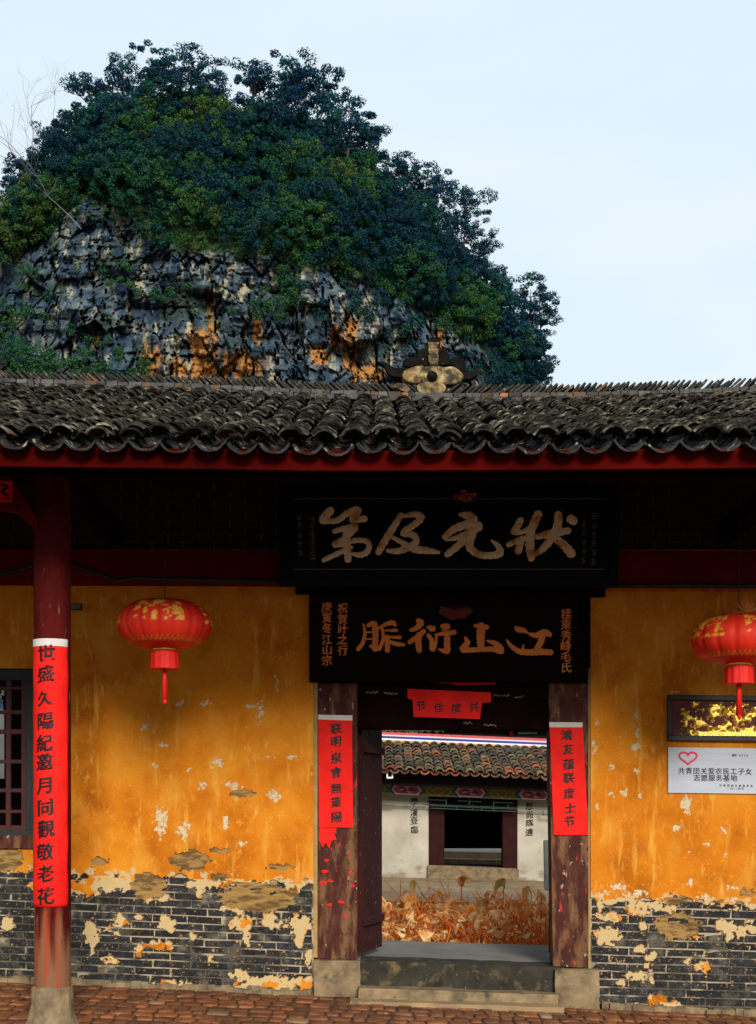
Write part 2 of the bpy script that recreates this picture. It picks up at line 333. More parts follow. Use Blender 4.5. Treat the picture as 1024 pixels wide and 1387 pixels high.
M['leaf_ridge'] = leafmat('haze_blue_green_foliage', [(.004, .028, .085), (.006, .050, .10), (.010, .085, .080), (.026, .13, .055)])  # blue cast in the leaf colour stands in for haze over the high trees
M['leaf_slope'] = leafmat('slope_foliage', [(.004, .028, .055), (.008, .058, .055), (.020, .092, .026), (.050, .115, .022), (.085, .10, .026)])

# ------------------------------------------------------------------ lettering
_dg = None
def glyph_mesh(ch, bold=.012):
    c = bpy.data.curves.new('glyph', 'FONT'); c.body = ch; c.size = 1; c.offset = bold; c.resolution_u = 3
    o = bpy.data.objects.new('glyph', c); col.objects.link(o)
    dg = bpy.context.evaluated_depsgraph_get()
    me = bpy.data.meshes.new_from_object(o.evaluated_get(dg))
    vs = [(v.co.x - .5, v.co.y - .38) for v in me.vertices]; fs = [tuple(p.vertices) for p in me.polygons]
    bpy.data.objects.remove(o); bpy.data.curves.remove(c); bpy.data.meshes.remove(me)
    return vs, fs
def brush(vs, seed, slant=.10, amp=.035):
    out = []
    for x, y in vs:
        a = math.sin(x * 7 + seed * 1.3) * amp + math.sin(y * 11 + seed) * amp * .6
        b = math.sin(y * 8 + seed * 2.1) * amp + math.sin(x * 13 + seed * .7) * amp * .5 + slant * x
        a += .010 * math.sin(x * 41 + y * 23 + seed) + .008 * math.sin(y * 57 + seed * 2); b += .010 * math.sin(y * 37 - x * 29 + seed)
        out.append((x + a, y + b))
    return out
def letter(ch, place, size, m, parent, seed, bold=.02, name='character', slant=.1, amp=.03):
    """place maps (u right, v up) in metres to a point"""
    vs, fs = glyph_mesh(ch, 0.0); vs = brush(vs, seed, slant, amp); V = []; Fc = []
    for k, (dx, dy) in enumerate(((0, 0), (bold * .8, bold * .5), (bold * 1.6, bold * 1.0), (-bold * .4, bold * .8))):
        n = len(V); V += [place((u + dx) * size, (v + dy) * size) + Vector((0, -.0002 * k, 0)) for u, v in vs]; Fc += [tuple(i + n for i in f) for f in fs]
    return mesh_obj(name, V, Fc, m, parent)
def catmull(pts, n=7):
    p = [pts[0]] + list(pts) + [pts[-1]]; out = []
    for i in range(1, len(p) - 2):
        for k in range(n):
            t = k / n
            out.append(tuple(.5 * ((2 * p[i][j]) + (-p[i - 1][j] + p[i + 1][j]) * t + (2 * p[i - 1][j] - 5 * p[i][j] + 4 * p[i + 1][j] - p[i + 2][j]) * t * t + (-p[i - 1][j] + 3 * p[i][j] - 3 * p[i + 1][j] + p[i + 2][j]) * t ** 3) for j in range(3)))
    out.append(tuple(pts[-1])); return out
def strokes_mesh(strokes, place, m, parent, relief=.006, name='character', seed=0):
    """strokes = lists of (x,y,width) in pixels; place(x,y,h) -> point"""
    V = []; Fc = []
    for si, s in enumerate(strokes):
        if len(s) == 1: x, y, w = s[0]; s = [(x - w * .15, y - w * .1, w * .8), (x + w * .15, y + w * .1, w * .8)]
        c = catmull(s)
        dx, dy = c[1][0] - c[0][0], c[1][1] - c[0][1]; l = math.hypot(dx, dy) or 1; w0 = c[0][2] / 2
        ex, ey = c[-1][0] - c[-2][0], c[-1][1] - c[-2][1]; k = math.hypot(ex, ey) or 1; w1 = c[-1][2] / 2
        ring = [(c[0][0] - dx / l * w0 * q, c[0][1] - dy / l * w0 * q, 2 * w0 * math.sqrt(max(0, 1 - q * q))) for q in (.95, .75, .4)]
        ring += c + [(c[-1][0] + ex / k * w1 * q, c[-1][1] + ey / k * w1 * q, 2 * w1 * math.sqrt(max(0, 1 - q * q))) for q in (.4, .75, .95)]
        n0 = len(V); z = .0004 * si
        for i, (x, y, w) in enumerate(ring):
            a = ring[max(0, i - 1)]; b = ring[min(len(ring) - 1, i + 1)]
            tx, ty = b[0] - a[0], b[1] - a[1]; tl = math.hypot(tx, ty) or 1; nx, ny = -ty / tl, tx / tl
            w *= 1 + .10 * math.sin(i * 1.9 + seed + si)
            for q, h in ((-.5, 0), (-.3, .7), (0, 1), (.3, .7), (.5, 0)):
                V.append(place(x + nx * w * q, y + ny * w * q, .001 + z + relief * h))
        for i in range(len(ring) - 1):
            for q in range(4):
                o = n0 + i * 5 + q; Fc.append((o, o + 5, o + 6, o + 1))
    return mesh_obj(name, V, Fc, m, parent, smooth=True)

# ================================================================== SETTING
def gz(x):
    x = max(-9, min(9, x)); return -0.025 - 0.0455 * x
xs = [-260, -60, -20, -9, -6, -3, 0, 3, 6, 9, 20, 60, 260]; ys = [-120, -30, 0, 6, 10, 12.2, 60, 260, 700]
V = [(x, y, gz(x) - .03 - (.25 if 12.2 < y else 0)) for x in xs for y in ys]
ground = np_mesh('ground', V, grid_faces(len(xs), len(ys)), M['dirt'])
tag(ground, kind='structure')

# paving stones of the porch
def paver_mesh(seed):
    r = random.Random(seed); n = 10; top = []; mid = []; bot = []
    for k in range(n):
        w = 2 * math.pi * k / n; q = 1 + r.uniform(-.05, .05)
        ex = math.copysign(abs(math.cos(w)) ** .32, math.cos(w)); ey = math.copysign(abs(math.sin(w)) ** .32, math.sin(w))
        top.append((.43 * q * ex, .43 * q * ey, .011 + r.uniform(-.002, .002))); mid.append((.485 * q * ex, .485 * q * ey, .006)); bot.append((.49 * q * ex, .49 * q * ey, -.03))
    V = top + mid + bot + [(0, 0, .012)]
    Fc = [(k, (k + 1) % n, 3 * n) for k in range(n)]
    for b in (0, n): Fc += [(b + k, b + n + k, b + n + (k + 1) % n, b + (k + 1) % n) for k in range(n)]
    me = bpy.data.meshes.new('paving_stone'); me.from_pydata(V, [], Fc); me.materials.append(M['paver'])
    me.polygons.foreach_set('use_smooth', [True] * len(Fc)); me.update(); return me, V, Fc
pm = [paver_mesh(i) for i in range(9)]
cells = []
yy = 12.0; row = 0
while yy > 9.2:
    d = random.uniform(.20, .26); yy -= d
    xx = -4.2 + random.uniform(0, .1)
    while xx < 4.2:
        w = random.uniform(.10, .20); cells.append((xx + w / 2, yy + d / 2, w, d, random.uniform(-.08, .08))); xx += w
def onscreen(c):
    return -8 < 512 + c[0] * F / c[1] < 1032 and HZ + (EYE - gz(c[0])) * F / c[1] < 1395 and c[1] < 11.98
vis = [c for c in cells if onscreen(c)]; vis.sort(key=lambda c: c[1]); singles = set(vis[:300]); rest = MB()
for c in cells:
    x, y, w, d, a = c; me, pv, pf = random.choice(pm)
    Mx = Matrix.Translation((x, y, gz(x) - .035 + random.uniform(-.006, .010))) @ Matrix.Rotation(R(2.6), 4, 'Y') @ Matrix.Rotation(a, 4, 'Z') @ Matrix.Diagonal((w * .97, d * .97, 1, 1))
    if c in singles:
        o = bpy.data.objects.new('paving_stone', me); o.matrix_world = Mx; link(o, ground)
    else: rest.add([Mx @ Vector(v) for v in pv], pf)
o = rest.build('paving_stone', M['paver'], ground, smooth=True); o['kind'] = 'stuff'

# ================================================================== GATE HOUSE
WY = 12.0
gate = empty('gate_house', (0, 12, 0), 'long ochre gate house with black tiled roof and open central doorway', 'building')
gate.location = (0, 0, 0)
SL = 0.042
# --- rendered wall surface: a relief grid; where the render has fallen off the grid lies behind the brick faces as mortar
def ell(lst, ox, oy, sc): return [(ox + a / sc, oy + b / sc, c / sc, d / sc) for a, b, c, d in lst]
earthL = ell([(470, 465, 58, 42), (815, 500, 122, 46), (600, 388, 60, 30), (20, 385, 48, 40), (690, 355, 32, 9), (880, 405, 42, 9), (310, 390, 27, 13), (690, 437, 30, 10), (765, 175, 42, 12)], 0, 1000, 2.327)
remL = ell([(330, 450, 70, 30), (395, 445, 38, 38), (270, 470, 55, 26), (630, 485, 18, 20), (740, 445, 90, 20), (740, 525, 30, 28), (285, 610, 22, 45), (25, 585, 20, 22), (380, 573, 20, 19), (370, 620, 15, 8),
            (432, 562, 15, 9), (500, 650, 38, 15), (440, 665, 13, 20), (525, 580, 24, 22), (540, 600, 12, 14), (760, 585, 42, 26), (775, 625, 12, 32), (845, 575, 22, 30), (945, 590, 34, 30), (945, 635, 13, 36), (340, 605, 16, 8),
            (350, 703, 26, 11), (290, 655, 10, 30), (925, 450, 28, 48), (880, 585, 20, 12), (480, 500, 60, 14), (640, 462, 60, 12), (850, 775, 110, 22), (960, 770, 40, 20), (760, 750, 35, 16), (700, 540, 14, 10), (110, 465, 20, 22), (545, 775, 60, 8), (130, 600, 10, 8), (610, 625, 12, 9), (660, 700, 10, 14), (975, 690, 15, 30)], 0, 1000, 2.327)
chipL = ell([(510, 255, 20, 34), (505, 290, 16, 26), (575, 285, 24, 20), (583, 305, 10, 14), (710, 268, 8, 28), (690, 78, 26, 12), (735, 150, 26, 16), (865, 180, 26, 16), (490, 85, 13, 8), (640, 150, 10, 15), (760, 330, 18, 10), (600, 100, 8, 6), (520, 20, 18, 6), (920, 60, 14, 6), (840, 60, 20, 5)], 0, 1000, 2.327) + \
        ell([(500, 880, 10, 14), (620, 800, 18, 7), (535, 797, 12, 5), (715, 800, 20, 6), (900, 830, 14, 40), (960, 730, 7, 30), (870, 810, 14, 8)], 0, 640, 2.56)
earthR = ell([(585, 735, 122, 82), (560, 592, 78, 22), (980, 540, 50, 16)], 780, 1080, 4.197)
remR = ell([(350, 640, 62, 50), (200, 690, 85, 28), (170, 790, 85, 50), (445, 620, 48, 26), (380, 740, 20, 42), (850, 740, 62, 40), (865, 780, 24, 36), (940, 760, 42, 30), (370, 865, 40, 26), (430, 905, 46, 24), (630, 935, 22, 15), (710, 960, 52, 30), (735, 990, 20, 24),
            (410, 970, 20, 20), (345, 1020, 60, 30), (265, 1060, 44, 20), (530, 640, 42, 34), (990, 700, 20, 20), (1000, 750, 34, 22), (460, 1150, 60, 30), (560, 1185, 60, 22), (330, 1190, 90, 18), (430, 1040, 20, 24), (900, 640, 26, 8), (140, 620, 26, 26), (1000, 600, 60, 34), (700, 800, 18, 8)], 780, 1080, 4.197)
chipR = ell([(570, 172, 24, 22), (845, 180, 20, 15), (740, 262, 22, 11), (640, 305, 12, 8), (848, 335, 12, 22), (350, 545, 58, 18), (730, 570, 44, 14), (630, 40, 34, 60), (890, 510, 34, 14), (240, 510, 44, 18), (160, 545, 40, 18), (890, 585, 40, 12), (650, 490, 26, 20), (120, 40, 12, 20)], 780, 1080, 4.197) + \
        ell([(345, 795, 12, 28), (350, 900, 14, 30), (350, 965, 22, 30), (275, 1235, 20, 34), (375, 1250, 15, 13), (195, 1240, 20, 14), (105, 960, 12, 50), (120, 840, 10, 26), (115, 1080, 12, 26), (205, 1090, 12, 20), (620, 1300, 26, 44), (350, 1110, 14, 20), (560, 664, 30, 6)], 780, 780, 4.197)
def field(px, py, lst, amp, s, f=.16):
    w = (fbm(px * f, py * f, s, 4) - .5)
    px2 = px + (vnoise(px * .25, py * .25, s + 3) - .5) * 7; py2 = py + (vnoise(px * .25, py * .25, s + 4) - .5) * 7
    m = np.full(px.shape, -3.0)
    for cx, cy, rx, ry in lst:
        m = np.maximum(m, 1 - np.hypot((px2 - cx) / rx, (py2 - cy) / ry))
    return m + w * amp
def wall_skin(px0, px1, pyT, pyB0, slopeB, edge, rem, earth, chip, seed):
    step = 1.25
    nu = int((px1 - px0) / step) + 1; nv = int((pyB0 - pyT) / step) + 1
    pu = np.linspace(px0, px1, nu)[:, None]; t = np.linspace(0, 1, nv)[None, :]
    py = pyT + (pyB0 + slopeB * (pu - px0) - pyT) * t; px = pu + 0 * t
    el = edge(px)
    base = (el - py) / 9.0 + (fbm(px * .07, py * .10, seed, 4) - .5) * 3.0
    base = np.maximum(base, field(px, py, rem, 1.5, seed + 40))
    spk = fbm(px * .33, py * .40, seed + 77, 3) - .79 + .05 * np.exp(-((py - el - 80) / 60) ** 2)
    base = np.maximum(base, np.where(py > el, spk * 6, -3))
    ea = field(px, py, earth, .7, seed + 60)
    plaster = base > 0; e = ea > 0; ck = field(px, py, chip, 2.2, seed + 80, .3) - .22 
    lime = np.clip(ck * 6 + .5, 0, 1)
    # fallen-paint fringe near the lower edge and on most remnants
    fr = np.clip(1 - (el - py) / 26, 0, 1) * (fbm(px * .09, py * .16, seed + 21, 4) > .53)
    fr = np.where(py > el, (fbm(px * .05, py * .06, seed + 23, 3) < .68) * np.clip(.85 + 1.2 * (fbm(px * .2, py * .2, seed + 24, 3) - .3), 0, 1), fr)
    lime = np.maximum(lime, fr)
    dep = np.full(px.shape, WY + .021)
    dep = np.where(plaster, WY - .002 + .004 * fbm(px * .03, py * .03, seed + 5) + .003 * (1 - np.clip(base * 3, 0, 1)) + .0035 * (ck > 0), dep)
    dep = np.where(e, WY - .001 + .022 * fbm(px * .08, py * .28, seed + 8) , dep)
    dep = np.where(plaster & ~e, dep, dep)
    A = np.zeros(px.shape + (4,)); A[..., 0] = (~plaster & ~e); A[..., 1] = e * 1.0; A[..., 2] = np.where(plaster & ~e, lime, 0) * .75; A[..., 3] = 1
    x = (px - 512) * WY / F; z = EYE - (py - HZ) * WY / F
    Vx = np.stack([x, dep, z], -1).reshape(-1, 3)
    return Vx, grid_faces(nu, nv)[:, ::-1], A.reshape(-1, 4), np.stack([(np.clip(ck * 6, 0, 1) * (fbm(px * .3, py * .3, 9, 3) > .4) * plaster).ravel(), (np.clip((fbm(px * .035, py * .06, seed + 90, 4) - .50 + .18 * np.clip((py - el - 60) / 80, 0, 1)) * 7, 0, 1) * (~plaster & ~e) * .9).ravel(), (e * np.clip((fbm(px * .06, py * .25, seed + 33, 4) - .47) * 6, 0, 1)).ravel()], 1)
edgeL = lambda p: 1182 + SL * (p - 50)
edgeR = lambda p: 1218 + .030 * (p - 810)
wall = MB().box(-9.5, X(-130, WY), WY, WY + .3, -.5, 5.02).build('wall', M['plaster'], gate)
skinL = np_mesh('render_coat', *wall_skin(-130, 424.5, 640, 1321, .047, edgeL, remL, earthL, chipL, 3)[:2], M['plaster'], gate)
def skin(px0, px1, *a, hole=None):
    V, Q, A, L_ = wall_skin(px0, px1, *a)
    if hole is not None:
        c = V[Q].mean(1); pxc = c[:, 0] * F / WY + 512; pyc = HZ - (c[:, 2] - EYE) * F / WY
        Q = Q[~((pxc > hole[0]) & (pxc < hole[1]) & (pyc > hole[2]) & (pyc < hole[3]))]
    return np_mesh('render_coat', V, Q, M['plaster'], gate, smooth=False, attrs={'lay': A, 'lime2': L_[:, 0], 'grime': L_[:, 1], 'earth2': L_[:, 2]})
bpy.data.objects.remove(skinL)
WIN = (-116, 46, 905, 1137)
skin(-130, 424.5, 640, 1319, .047, edgeL, remL, earthL, chipL, 3, hole=WIN)
skin(800, 1170, 640, 1362, .030, edgeR, remR, earthR, chipR, 11)
b = MB()   # the solid body of the wall behind the skin
b.add(*(lambda m: (m.v, m.f))(MB().box(X(-130, WY), X(WIN[0], WY), WY + .034, WY + .34, -.5, 5.02)))
b.add(*(lambda m: (m.v, m.f))(MB().box(X(WIN[1], WY), X(424, WY), WY + .034, WY + .34, -.5, 5.02)))
b.add(*(lambda m: (m.v, m.f))(MB().box(X(WIN[0], WY), X(WIN[1], WY), WY + .034, WY + .34, -.5, Z(WIN[3], WY))))
b.add(*(lambda m: (m.v, m.f))(MB().box(X(WIN[0], WY), X(WIN[1], WY), WY + .034, WY + .34, Z(WIN[2], WY), 5.02)))
b.build('wall', M['mud'], gate)
MB().box(X(801, WY), X(1170, WY), WY + .034, WY + .34, -.6, 5.02).build('wall', M['mud'], gate)
MB().box(X(1170, WY), 9.5, WY, WY + .3, -.6, 5.02).build('wall', M['plaster'], gate)
MB().box(X(424, WY), X(801, WY), WY + .12, WY + .34, Z(925, WY), 5.02).build('lintel_wall', M['dark_wood'], gate)
# corner strips of render at the doorway
pbox(424.6, 430, 905, 1297, WY + .02, .2).build('corner_strip', M['mud'], gate)
pbox(797, 799.8, 905, 1312, WY + .02, .2).build('corner_strip', M['mud'], gate)

# --- bricks
def box_me(name, w, d, h, m, seed=0, j=.003):
    r = random.Random(seed); V = []
    for z in (-h / 2, h / 2):
        for x, y in ((-w / 2, -d / 2), (w / 2, -d / 2), (w / 2, d / 2), (-w / 2, d / 2)):
            V.append((x + r.uniform(-j, j), y + (r.uniform(-j, j) if y < 0 else 0), z + r.uniform(-j, j) * .6))
    Fc = [(0, 3, 2, 1), (4, 5, 6, 7), (0, 1, 5, 4), (1, 2, 6, 5), (2, 3, 7, 6), (3, 0, 4, 7)]
    me = bpy.data.meshes.new(name); me.from_pydata(V, [], Fc); me.materials.append(m); me.update(); return me
def lay_bricks(px0, px1, edge, slope, n_rows, pitch, length, full=((0, 0),), seed=0):
    r = random.Random(seed)
    for k in range(n_rows):
        x = px0 - (length * (.5 if k % 2 else 0)) - r.uniform(0, 6)
        while x < px1:
            L = length * r.choice((1, 1, 1, .96, 1.04)) ; a = max(x, px0); bb = min(x + L, px1)
            if bb - a > 6:
                w = (bb - a - 1.7 - r.uniform(0, .5)) * WY / F; h = (pitch - 1.7 - r.uniform(0, .6)) * WY / F
                cx = (a + bb) / 2; cy = edge(cx) + pitch * (k + .5)
                o = bpy.data.objects.new('brick', box_me('brick', w, .05, h, M['brick'], r.random(), .0045))
                o.location = (X(cx, WY), WY + .043 - r.uniform(0, .004), Z(cy, WY)); o.rotation_euler = (r.gauss(0, .02), math.atan(slope) + r.gauss(0, .008), r.gauss(0, .006)); link(o, gate)
            x += L
lay_bricks(-110, 423, lambda p: edgeL(p) - 2, SL, 14, 10.35, 49, seed=1)
lay_bricks(801, 1168, lambda p: edgeR(p) - 1, .030, 14, 10.9, 53, seed=2)
# brick courses of the dark band above the beam (barely lit, and coloured near black to match)
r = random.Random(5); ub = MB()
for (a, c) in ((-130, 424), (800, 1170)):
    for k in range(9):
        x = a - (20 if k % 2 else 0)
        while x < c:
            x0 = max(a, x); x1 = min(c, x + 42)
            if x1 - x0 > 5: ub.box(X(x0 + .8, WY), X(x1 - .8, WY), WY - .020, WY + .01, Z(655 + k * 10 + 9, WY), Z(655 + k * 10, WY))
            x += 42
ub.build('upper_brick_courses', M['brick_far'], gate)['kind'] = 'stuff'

# --- beams
pbox(-700, 430, 741, 786, WY - .16, .22, .004).build('wall_beam', M['red_wood'], gate, bevel=.01)
pbox(790, 1600, 746, 792, WY - .16, .22, .004).build('wall_beam', M['red_wood'], gate, bevel=.01)
pbox(400, 820, 785, 803, WY - .10, .2, .01).build('lintel', M['dark_wood'], gate)
pbox(424, 800, 922, 986, WY + .10, .2, .01).build('door_head', M['dark_wood'], gate, bevel=.01)
pbox(478, 752, 928, 942, WY + .05, .06, .02).build('head_moulding', M['dark_wood'], gate, bevel=.006)
for a in (-560, -250, 71, 1090, 1400):      # tie beams from the wall to the column line
    x = a; MB().box(X(x, 9.7) - .07, X(x, 9.7) + .07, 9.82, 12.05, 4.06, 4.22).build('tie_beam', M['dark_wood'], gate, bevel=.01)
for yb, zb in ((10.55, 4.50),):
    MB().tube([(-9.5, yb, zb), (9.5, yb, zb)], .09, 10).build('purlin', M['dark_wood'], gate, smooth=True)
MB().box(-9.5, 9.5, 9.62, 9.80, 4.05, 4.22).build('eave_purlin', M['dark_wood'], gate, bevel=.01)
# --- posts, doors, stones
def post(pts, Y):
    o = ppoly(pts, Y, .22).build('door_post', M['post'], gate, bevel=.006); return o
post([(430, 1299), (484, 1300), (484, 925), (430, 925)], WY + .03)
post([(749, 1309), (804, 1312), (797, 925), (743, 925)], WY + .03)
def leaf(hx, ang, name='door_leaf'):
    d = empty(name); d.parent = gate
    L = .66; t = .05; z0 = .335; z1 = Z(975, WY + .3)
    c, s = math.cos(ang), math.sin(ang)
    T = Matrix.Translation((hx, WY + .26, 0)) @ Matrix(((c, -s, 0, 0), (s, c, 0, 0), (0, 0, 1, 0), (0, 0, 0, 1)))
    for k in range(3):
        m = MB().box(k * L / 3 + .002, (k + 1) * L / 3 - .002, -t / 2 - .003 * (k % 2), t / 2, z0, z1)
        m.v = [tuple(T @ Vector(v)) for v in m.v]; m.build('door_board', M['door'], d)
    for zz in (z0 + .25, z1 - .3):
        m = MB().box(.01, L - .01, -t / 2 - .03, -t / 2 - .004, zz, zz + .07); m.v = [tuple(T @ Vector(v)) for v in m.v]; m.build('ledge', M['door'], d)
leaf(X(487, WY), R(74)); leaf(X(748, WY + .2), R(75))
def rough_block(name, m, mt, parent, bev=.015, amp=.012, seed=0):
    o = m.build(name, mt, parent)
    s = o.modifiers.new('s', 'SUBSURF'); s.subdivision_type = 'SIMPLE'; s.levels = 4; s.render_levels = 4
    t = bpy.data.textures.get('rough_stone') or bpy.data.textures.new('rough_stone', 'CLOUDS'); t.noise_scale = .12; t.noise_depth = 4
    d = o.modifiers.new('d', 'DISPLACE'); d.texture = t; d.texture_coords = 'GLOBAL'; d.strength = amp * 2; d.mid_level = .5
    return o
rough_block('post_plinth', pbox(425, 488, 1301, 1350, WY - .06, .4, 0.01), M['stone'], gate)
rough_block('post_plinth', pbox(752, 812, 1313, 1368, WY - .08, .4, 0.015), M['stone'], gate)
rough_block('door_sill', pbox(489, 751, 1301, 1338, WY - .01, .42, .036, .04), M['stone_dark'], gate, amp=.014)
rough_block('step_slab', pbox(486, 756, 1338, 1362, WY - .22, .2, .036), M['stone'], gate)
rough_block('step_slab', pbox(474, 764, 1356, 1385, WY - .42, .22, .03), M['concrete_step'], gate, amp=.02)
rough_block('step_slab', pbox(600, 800, 1372, 1394, WY - .52, .12, .03), M['stone'], gate, amp=.02)
# footing mortar at the base of the wall
for p0, p1 in ((-120, 420), (815, 1180)):
  ft = MB()
  for p in range(p0, p1, 10):
    x = X(p, WY); h = .01 + .03 * random.random()
    ft.box(x, x + .08, WY - .03 - .04 * random.random(), WY + .02, gz(x) - .1, gz(x) + h)
  o = rough_block('wall_footing', ft, M['stone'], gate, amp=.02); o.modifiers['s'].levels = 2; o.modifiers['s'].render_levels = 2
# --- passage floor behind the doorway
fl = ppoly([(489, 1309), (800, 1318), (800, 1300.5), (430, 1297)], WY + .3, 0)
V = []; ysf = [WY + .40, 14.05]
MB().add([(-1.2, WY + .405, .315), (2.4, WY + .405, .21), (2.4, 14.05, .21), (-1.2, 14.05, .325), (-1.2, WY + .405, .1), (2.4, WY + .405, 0), (2.4, 14.05, -.1), (-1.2, 14.05, -.1)],
         [(0, 1, 2, 3), (4, 5, 1, 0), (3, 2, 6, 7), (1, 5, 6, 2), (0, 3, 7, 4)]).build('passage_floor', M['slab'], gate)
MB().box(-1.35, -1.15, WY + .36, 14.6, -.3, 4.6).build('passage_wall', M['brick_far'], gate)
MB().box(2.35, 2.55, WY + .36, 14.6, -.3, 4.6).build('passage_wall', M['brick_far'], gate)
# rooms either side: back walls, the left one with an opening that lets the courtyard show through the window
b = MB(); b.box(-9.5, X(-30, 15.5), 15.4, 15.6, -.3, 4.8); b.box(X(9, 15.5), -1.36, 15.4, 15.6, -.3, 4.8); b.box(X(-30, 15.5), X(9, 15.5), 15.4, 15.6, -.3, Z(1055, 15.5)); b.box(X(-30, 15.5), X(9, 15.5), 15.4, 15.6, Z(930, 15.5), 4.8)
b.build('back_wall', M['brick_far'], gate); b = MB(); b.box(2.55, 9.5, 15.4, 15.6, -.3, 4.8); b.build('back_wall', M['brick_far'], gate)
MB().box(-9.5, -9.3, WY + .3, 15.6, -.3, 4.6).build('end_wall', M['brick_far'], gate); MB().box(9.3, 9.5, WY + .3, 15.6, -.3, 4.6).build('end_wall', M['brick_far'], gate)
# --- column with stone base
CY = 9.7; cx = X(71, CY); cr = 24.5 * CY / F; zb = gz(cx) - .03
colm = empty('column'); colm.parent = gate
prof = []
nz = 90; sg = 36; V = []; bare = []; redp = []
for i in range(nz):
    z = zb + .28 + (4.06 - zb - .28) * i / (nz - 1); pyy = HZ - (z - EYE) * F / CY
    for k in range(sg):
        w = 2 * math.pi * k / sg; rr = cr * (1 + .012 * math.sin(3 * w + z)); V.append((cx + rr * math.cos(w), CY + rr * math.sin(w), z))
V = np.array(V); pyv = HZ - (V[:, 2] - EYE) * F / CY; an = np.arctan2(V[:, 1] - CY, V[:, 0] - cx)
nz_ = fbm(an * 2.2 + 9, V[:, 2] * 1.2, 4); bare = np.clip((pyv - 1245) / 55 + (nz_ - .5) * 5, 0, 1); redp = np.clip(((fbm(an * 3 + 20, V[:, 2] * 1.6, 8) - .56) * 9), 0, 1) * (pyv > 1225)
Q = [(i * sg + k, i * sg + (k + 1) % sg, (i + 1) * sg + (k + 1) % sg, (i + 1) * sg + k) for i in range(nz - 1) for k in range(sg)]
np_mesh('shaft', V, Q, M['col_paint'], colm, smooth=True, attrs={'bare': bare * .85, 'redpatch': redp * .7})
bs = MB().lathe([(36 * CY / F, zb - .03), (35 * CY / F, zb + .03), (30 * CY / F, zb + .10), (27.5 * CY / F, zb + .17), (26.5 * CY / F, zb + .30), (25 * CY / F, zb + .305)], cx, CY, 40, lambda w, z: .02 * math.sin(5 * w + z * 20) + .015 * math.sin(11 * w))
rough_block('column_base', bs, M['stone'], colm, amp=.012)
for xo in (-3.5, 3.55, 7):     # columns of the same row beyond the frame
    MB().lathe([(cr, gz(xo + cx)), (cr, 4.06)], cx + xo + (3.2 if xo > 0 else 0), CY, 24).build('column', M['col_paint'], gate, smooth=True)
# carved bracket end with a red paper at the top left
br = empty('bracket'); br.parent = gate
MB().prism([(X(-30, 9.6), Z(640, 9.6)), (X(14, 9.6), Z(645, 9.6)), (X(30, 9.6), Z(668, 9.6)), (X(52, 9.6), Z(705, 9.6)), (X(52, 9.6), Z(722, 9.6)), (X(20, 9.6), Z(692, 9.6)), (X(-30, 9.6), Z(682, 9.6))], 9.58, 9.72).build('brace', M['red_wood'], br, bevel=.012)
ppoly([(-14, 681), (17, 679), (17, 652), (-14, 651)], 9.56, .012).build('red_paper', M['red_paper'], br)
strokes_mesh([[(2, 656, 3), (10, 660, 4), (3, 666, 4), (12, 672, 3)], [(4, 675, 2), (14, 676, 2)]], lambda x, y, h: P(x, y, 9.558 - h * .3), M['ink'], br, .003, name='printed_motif')

# --- roof
EYv, RYv = 8.4, 13.5
def ridge_top_py(px): return np.interp(px, [-400, 0, 250, 450, 600, 760, 900, 1024, 1400], [508, 527, 534, 543, 547, 546, 542, 538, 525])
def eave_z(x): return Z(np.interp(512 + x * F / EYv, [-300, 0, 250, 430, 700, 1024, 1300], [587, 591, 594, 597, 596, 593, 589]), EYv)
def roof_z(x, y):
    t = (y - EYv) / (RYv - EYv); zr = EYE - (ridge_top_py(512 + x * F / RYv) - HZ) * RYv / F
    sag = -.035 * math.sin(math.pi * t) + .02 * math.sin(x * 1.7 + y * 1.3) * math.sin(math.pi * t)
    return eave_z(x) * (1 - t) + zr * t + sag
roof = empty('roof'); roof.parent = gate
# boards under the tiles + rafters
V = []; xs_ = np.linspace(-9.5, 9.5, 60); ys_ = np.linspace(EYv + .1, RYv, 12)
for x in xs_:
    for y in ys_: V.append((x, y, roof_z(x, y) - .075))
np_mesh('roof_board', V, grid_faces(60, 12), M['dark_wood'], roof)
V = [(x, y, roof_z(x, RYv) - (y - RYv) * .36 - .07) for x in xs_ for y in (RYv, 14.1, 14.75)]
np_mesh('roof_board', V, grid_faces(60, 3), M['dark_wood'], roof)
for k in range(64):
    x = -6.4 + k * .2
    MB().add([(x - .03, EYv + .12, roof_z(x, EYv) - .16), (x + .03, EYv + .12, roof_z(x, EYv) - .16), (x + .03, WY, roof_z(x, WY) - .16), (x - .03, WY, roof_z(x, WY) - .16),
              (x - .03, EYv + .12, roof_z(x, EYv) - .08), (x + .03, EYv + .12, roof_z(x, EYv) - .08), (x + .03, WY, roof_z(x, WY) - .08), (x - .03, WY, roof_z(x, WY) - .08)],
             [(0, 3, 2, 1), (0, 1, 5, 4), (1, 2, 6, 5), (3, 0, 4, 7), (4, 5, 6, 7)]).build('rafter', M['red_wood'], roof)
fb = MB(); n = 40
fpts = [(-9.5 + 19 * i / n) for i in range(n + 1)]
V = []; 
for x in fpts:
    z = eave_z(x) - .045
    V += [(x, EYv + .07, z - .125), (x, EYv + .07, z), (x, EYv + .11, z), (x, EYv + .11, z - .125)]
Fc = [(i * 4 + a, i * 4 + b_, (i + 1) * 4 + b_, (i + 1) * 4 + a) for i in range(n) for a, b_ in ((1, 0), (0, 3), (3, 2), (2, 1))]
mesh_obj('fascia_board', V, Fc, M['fascia'], roof)
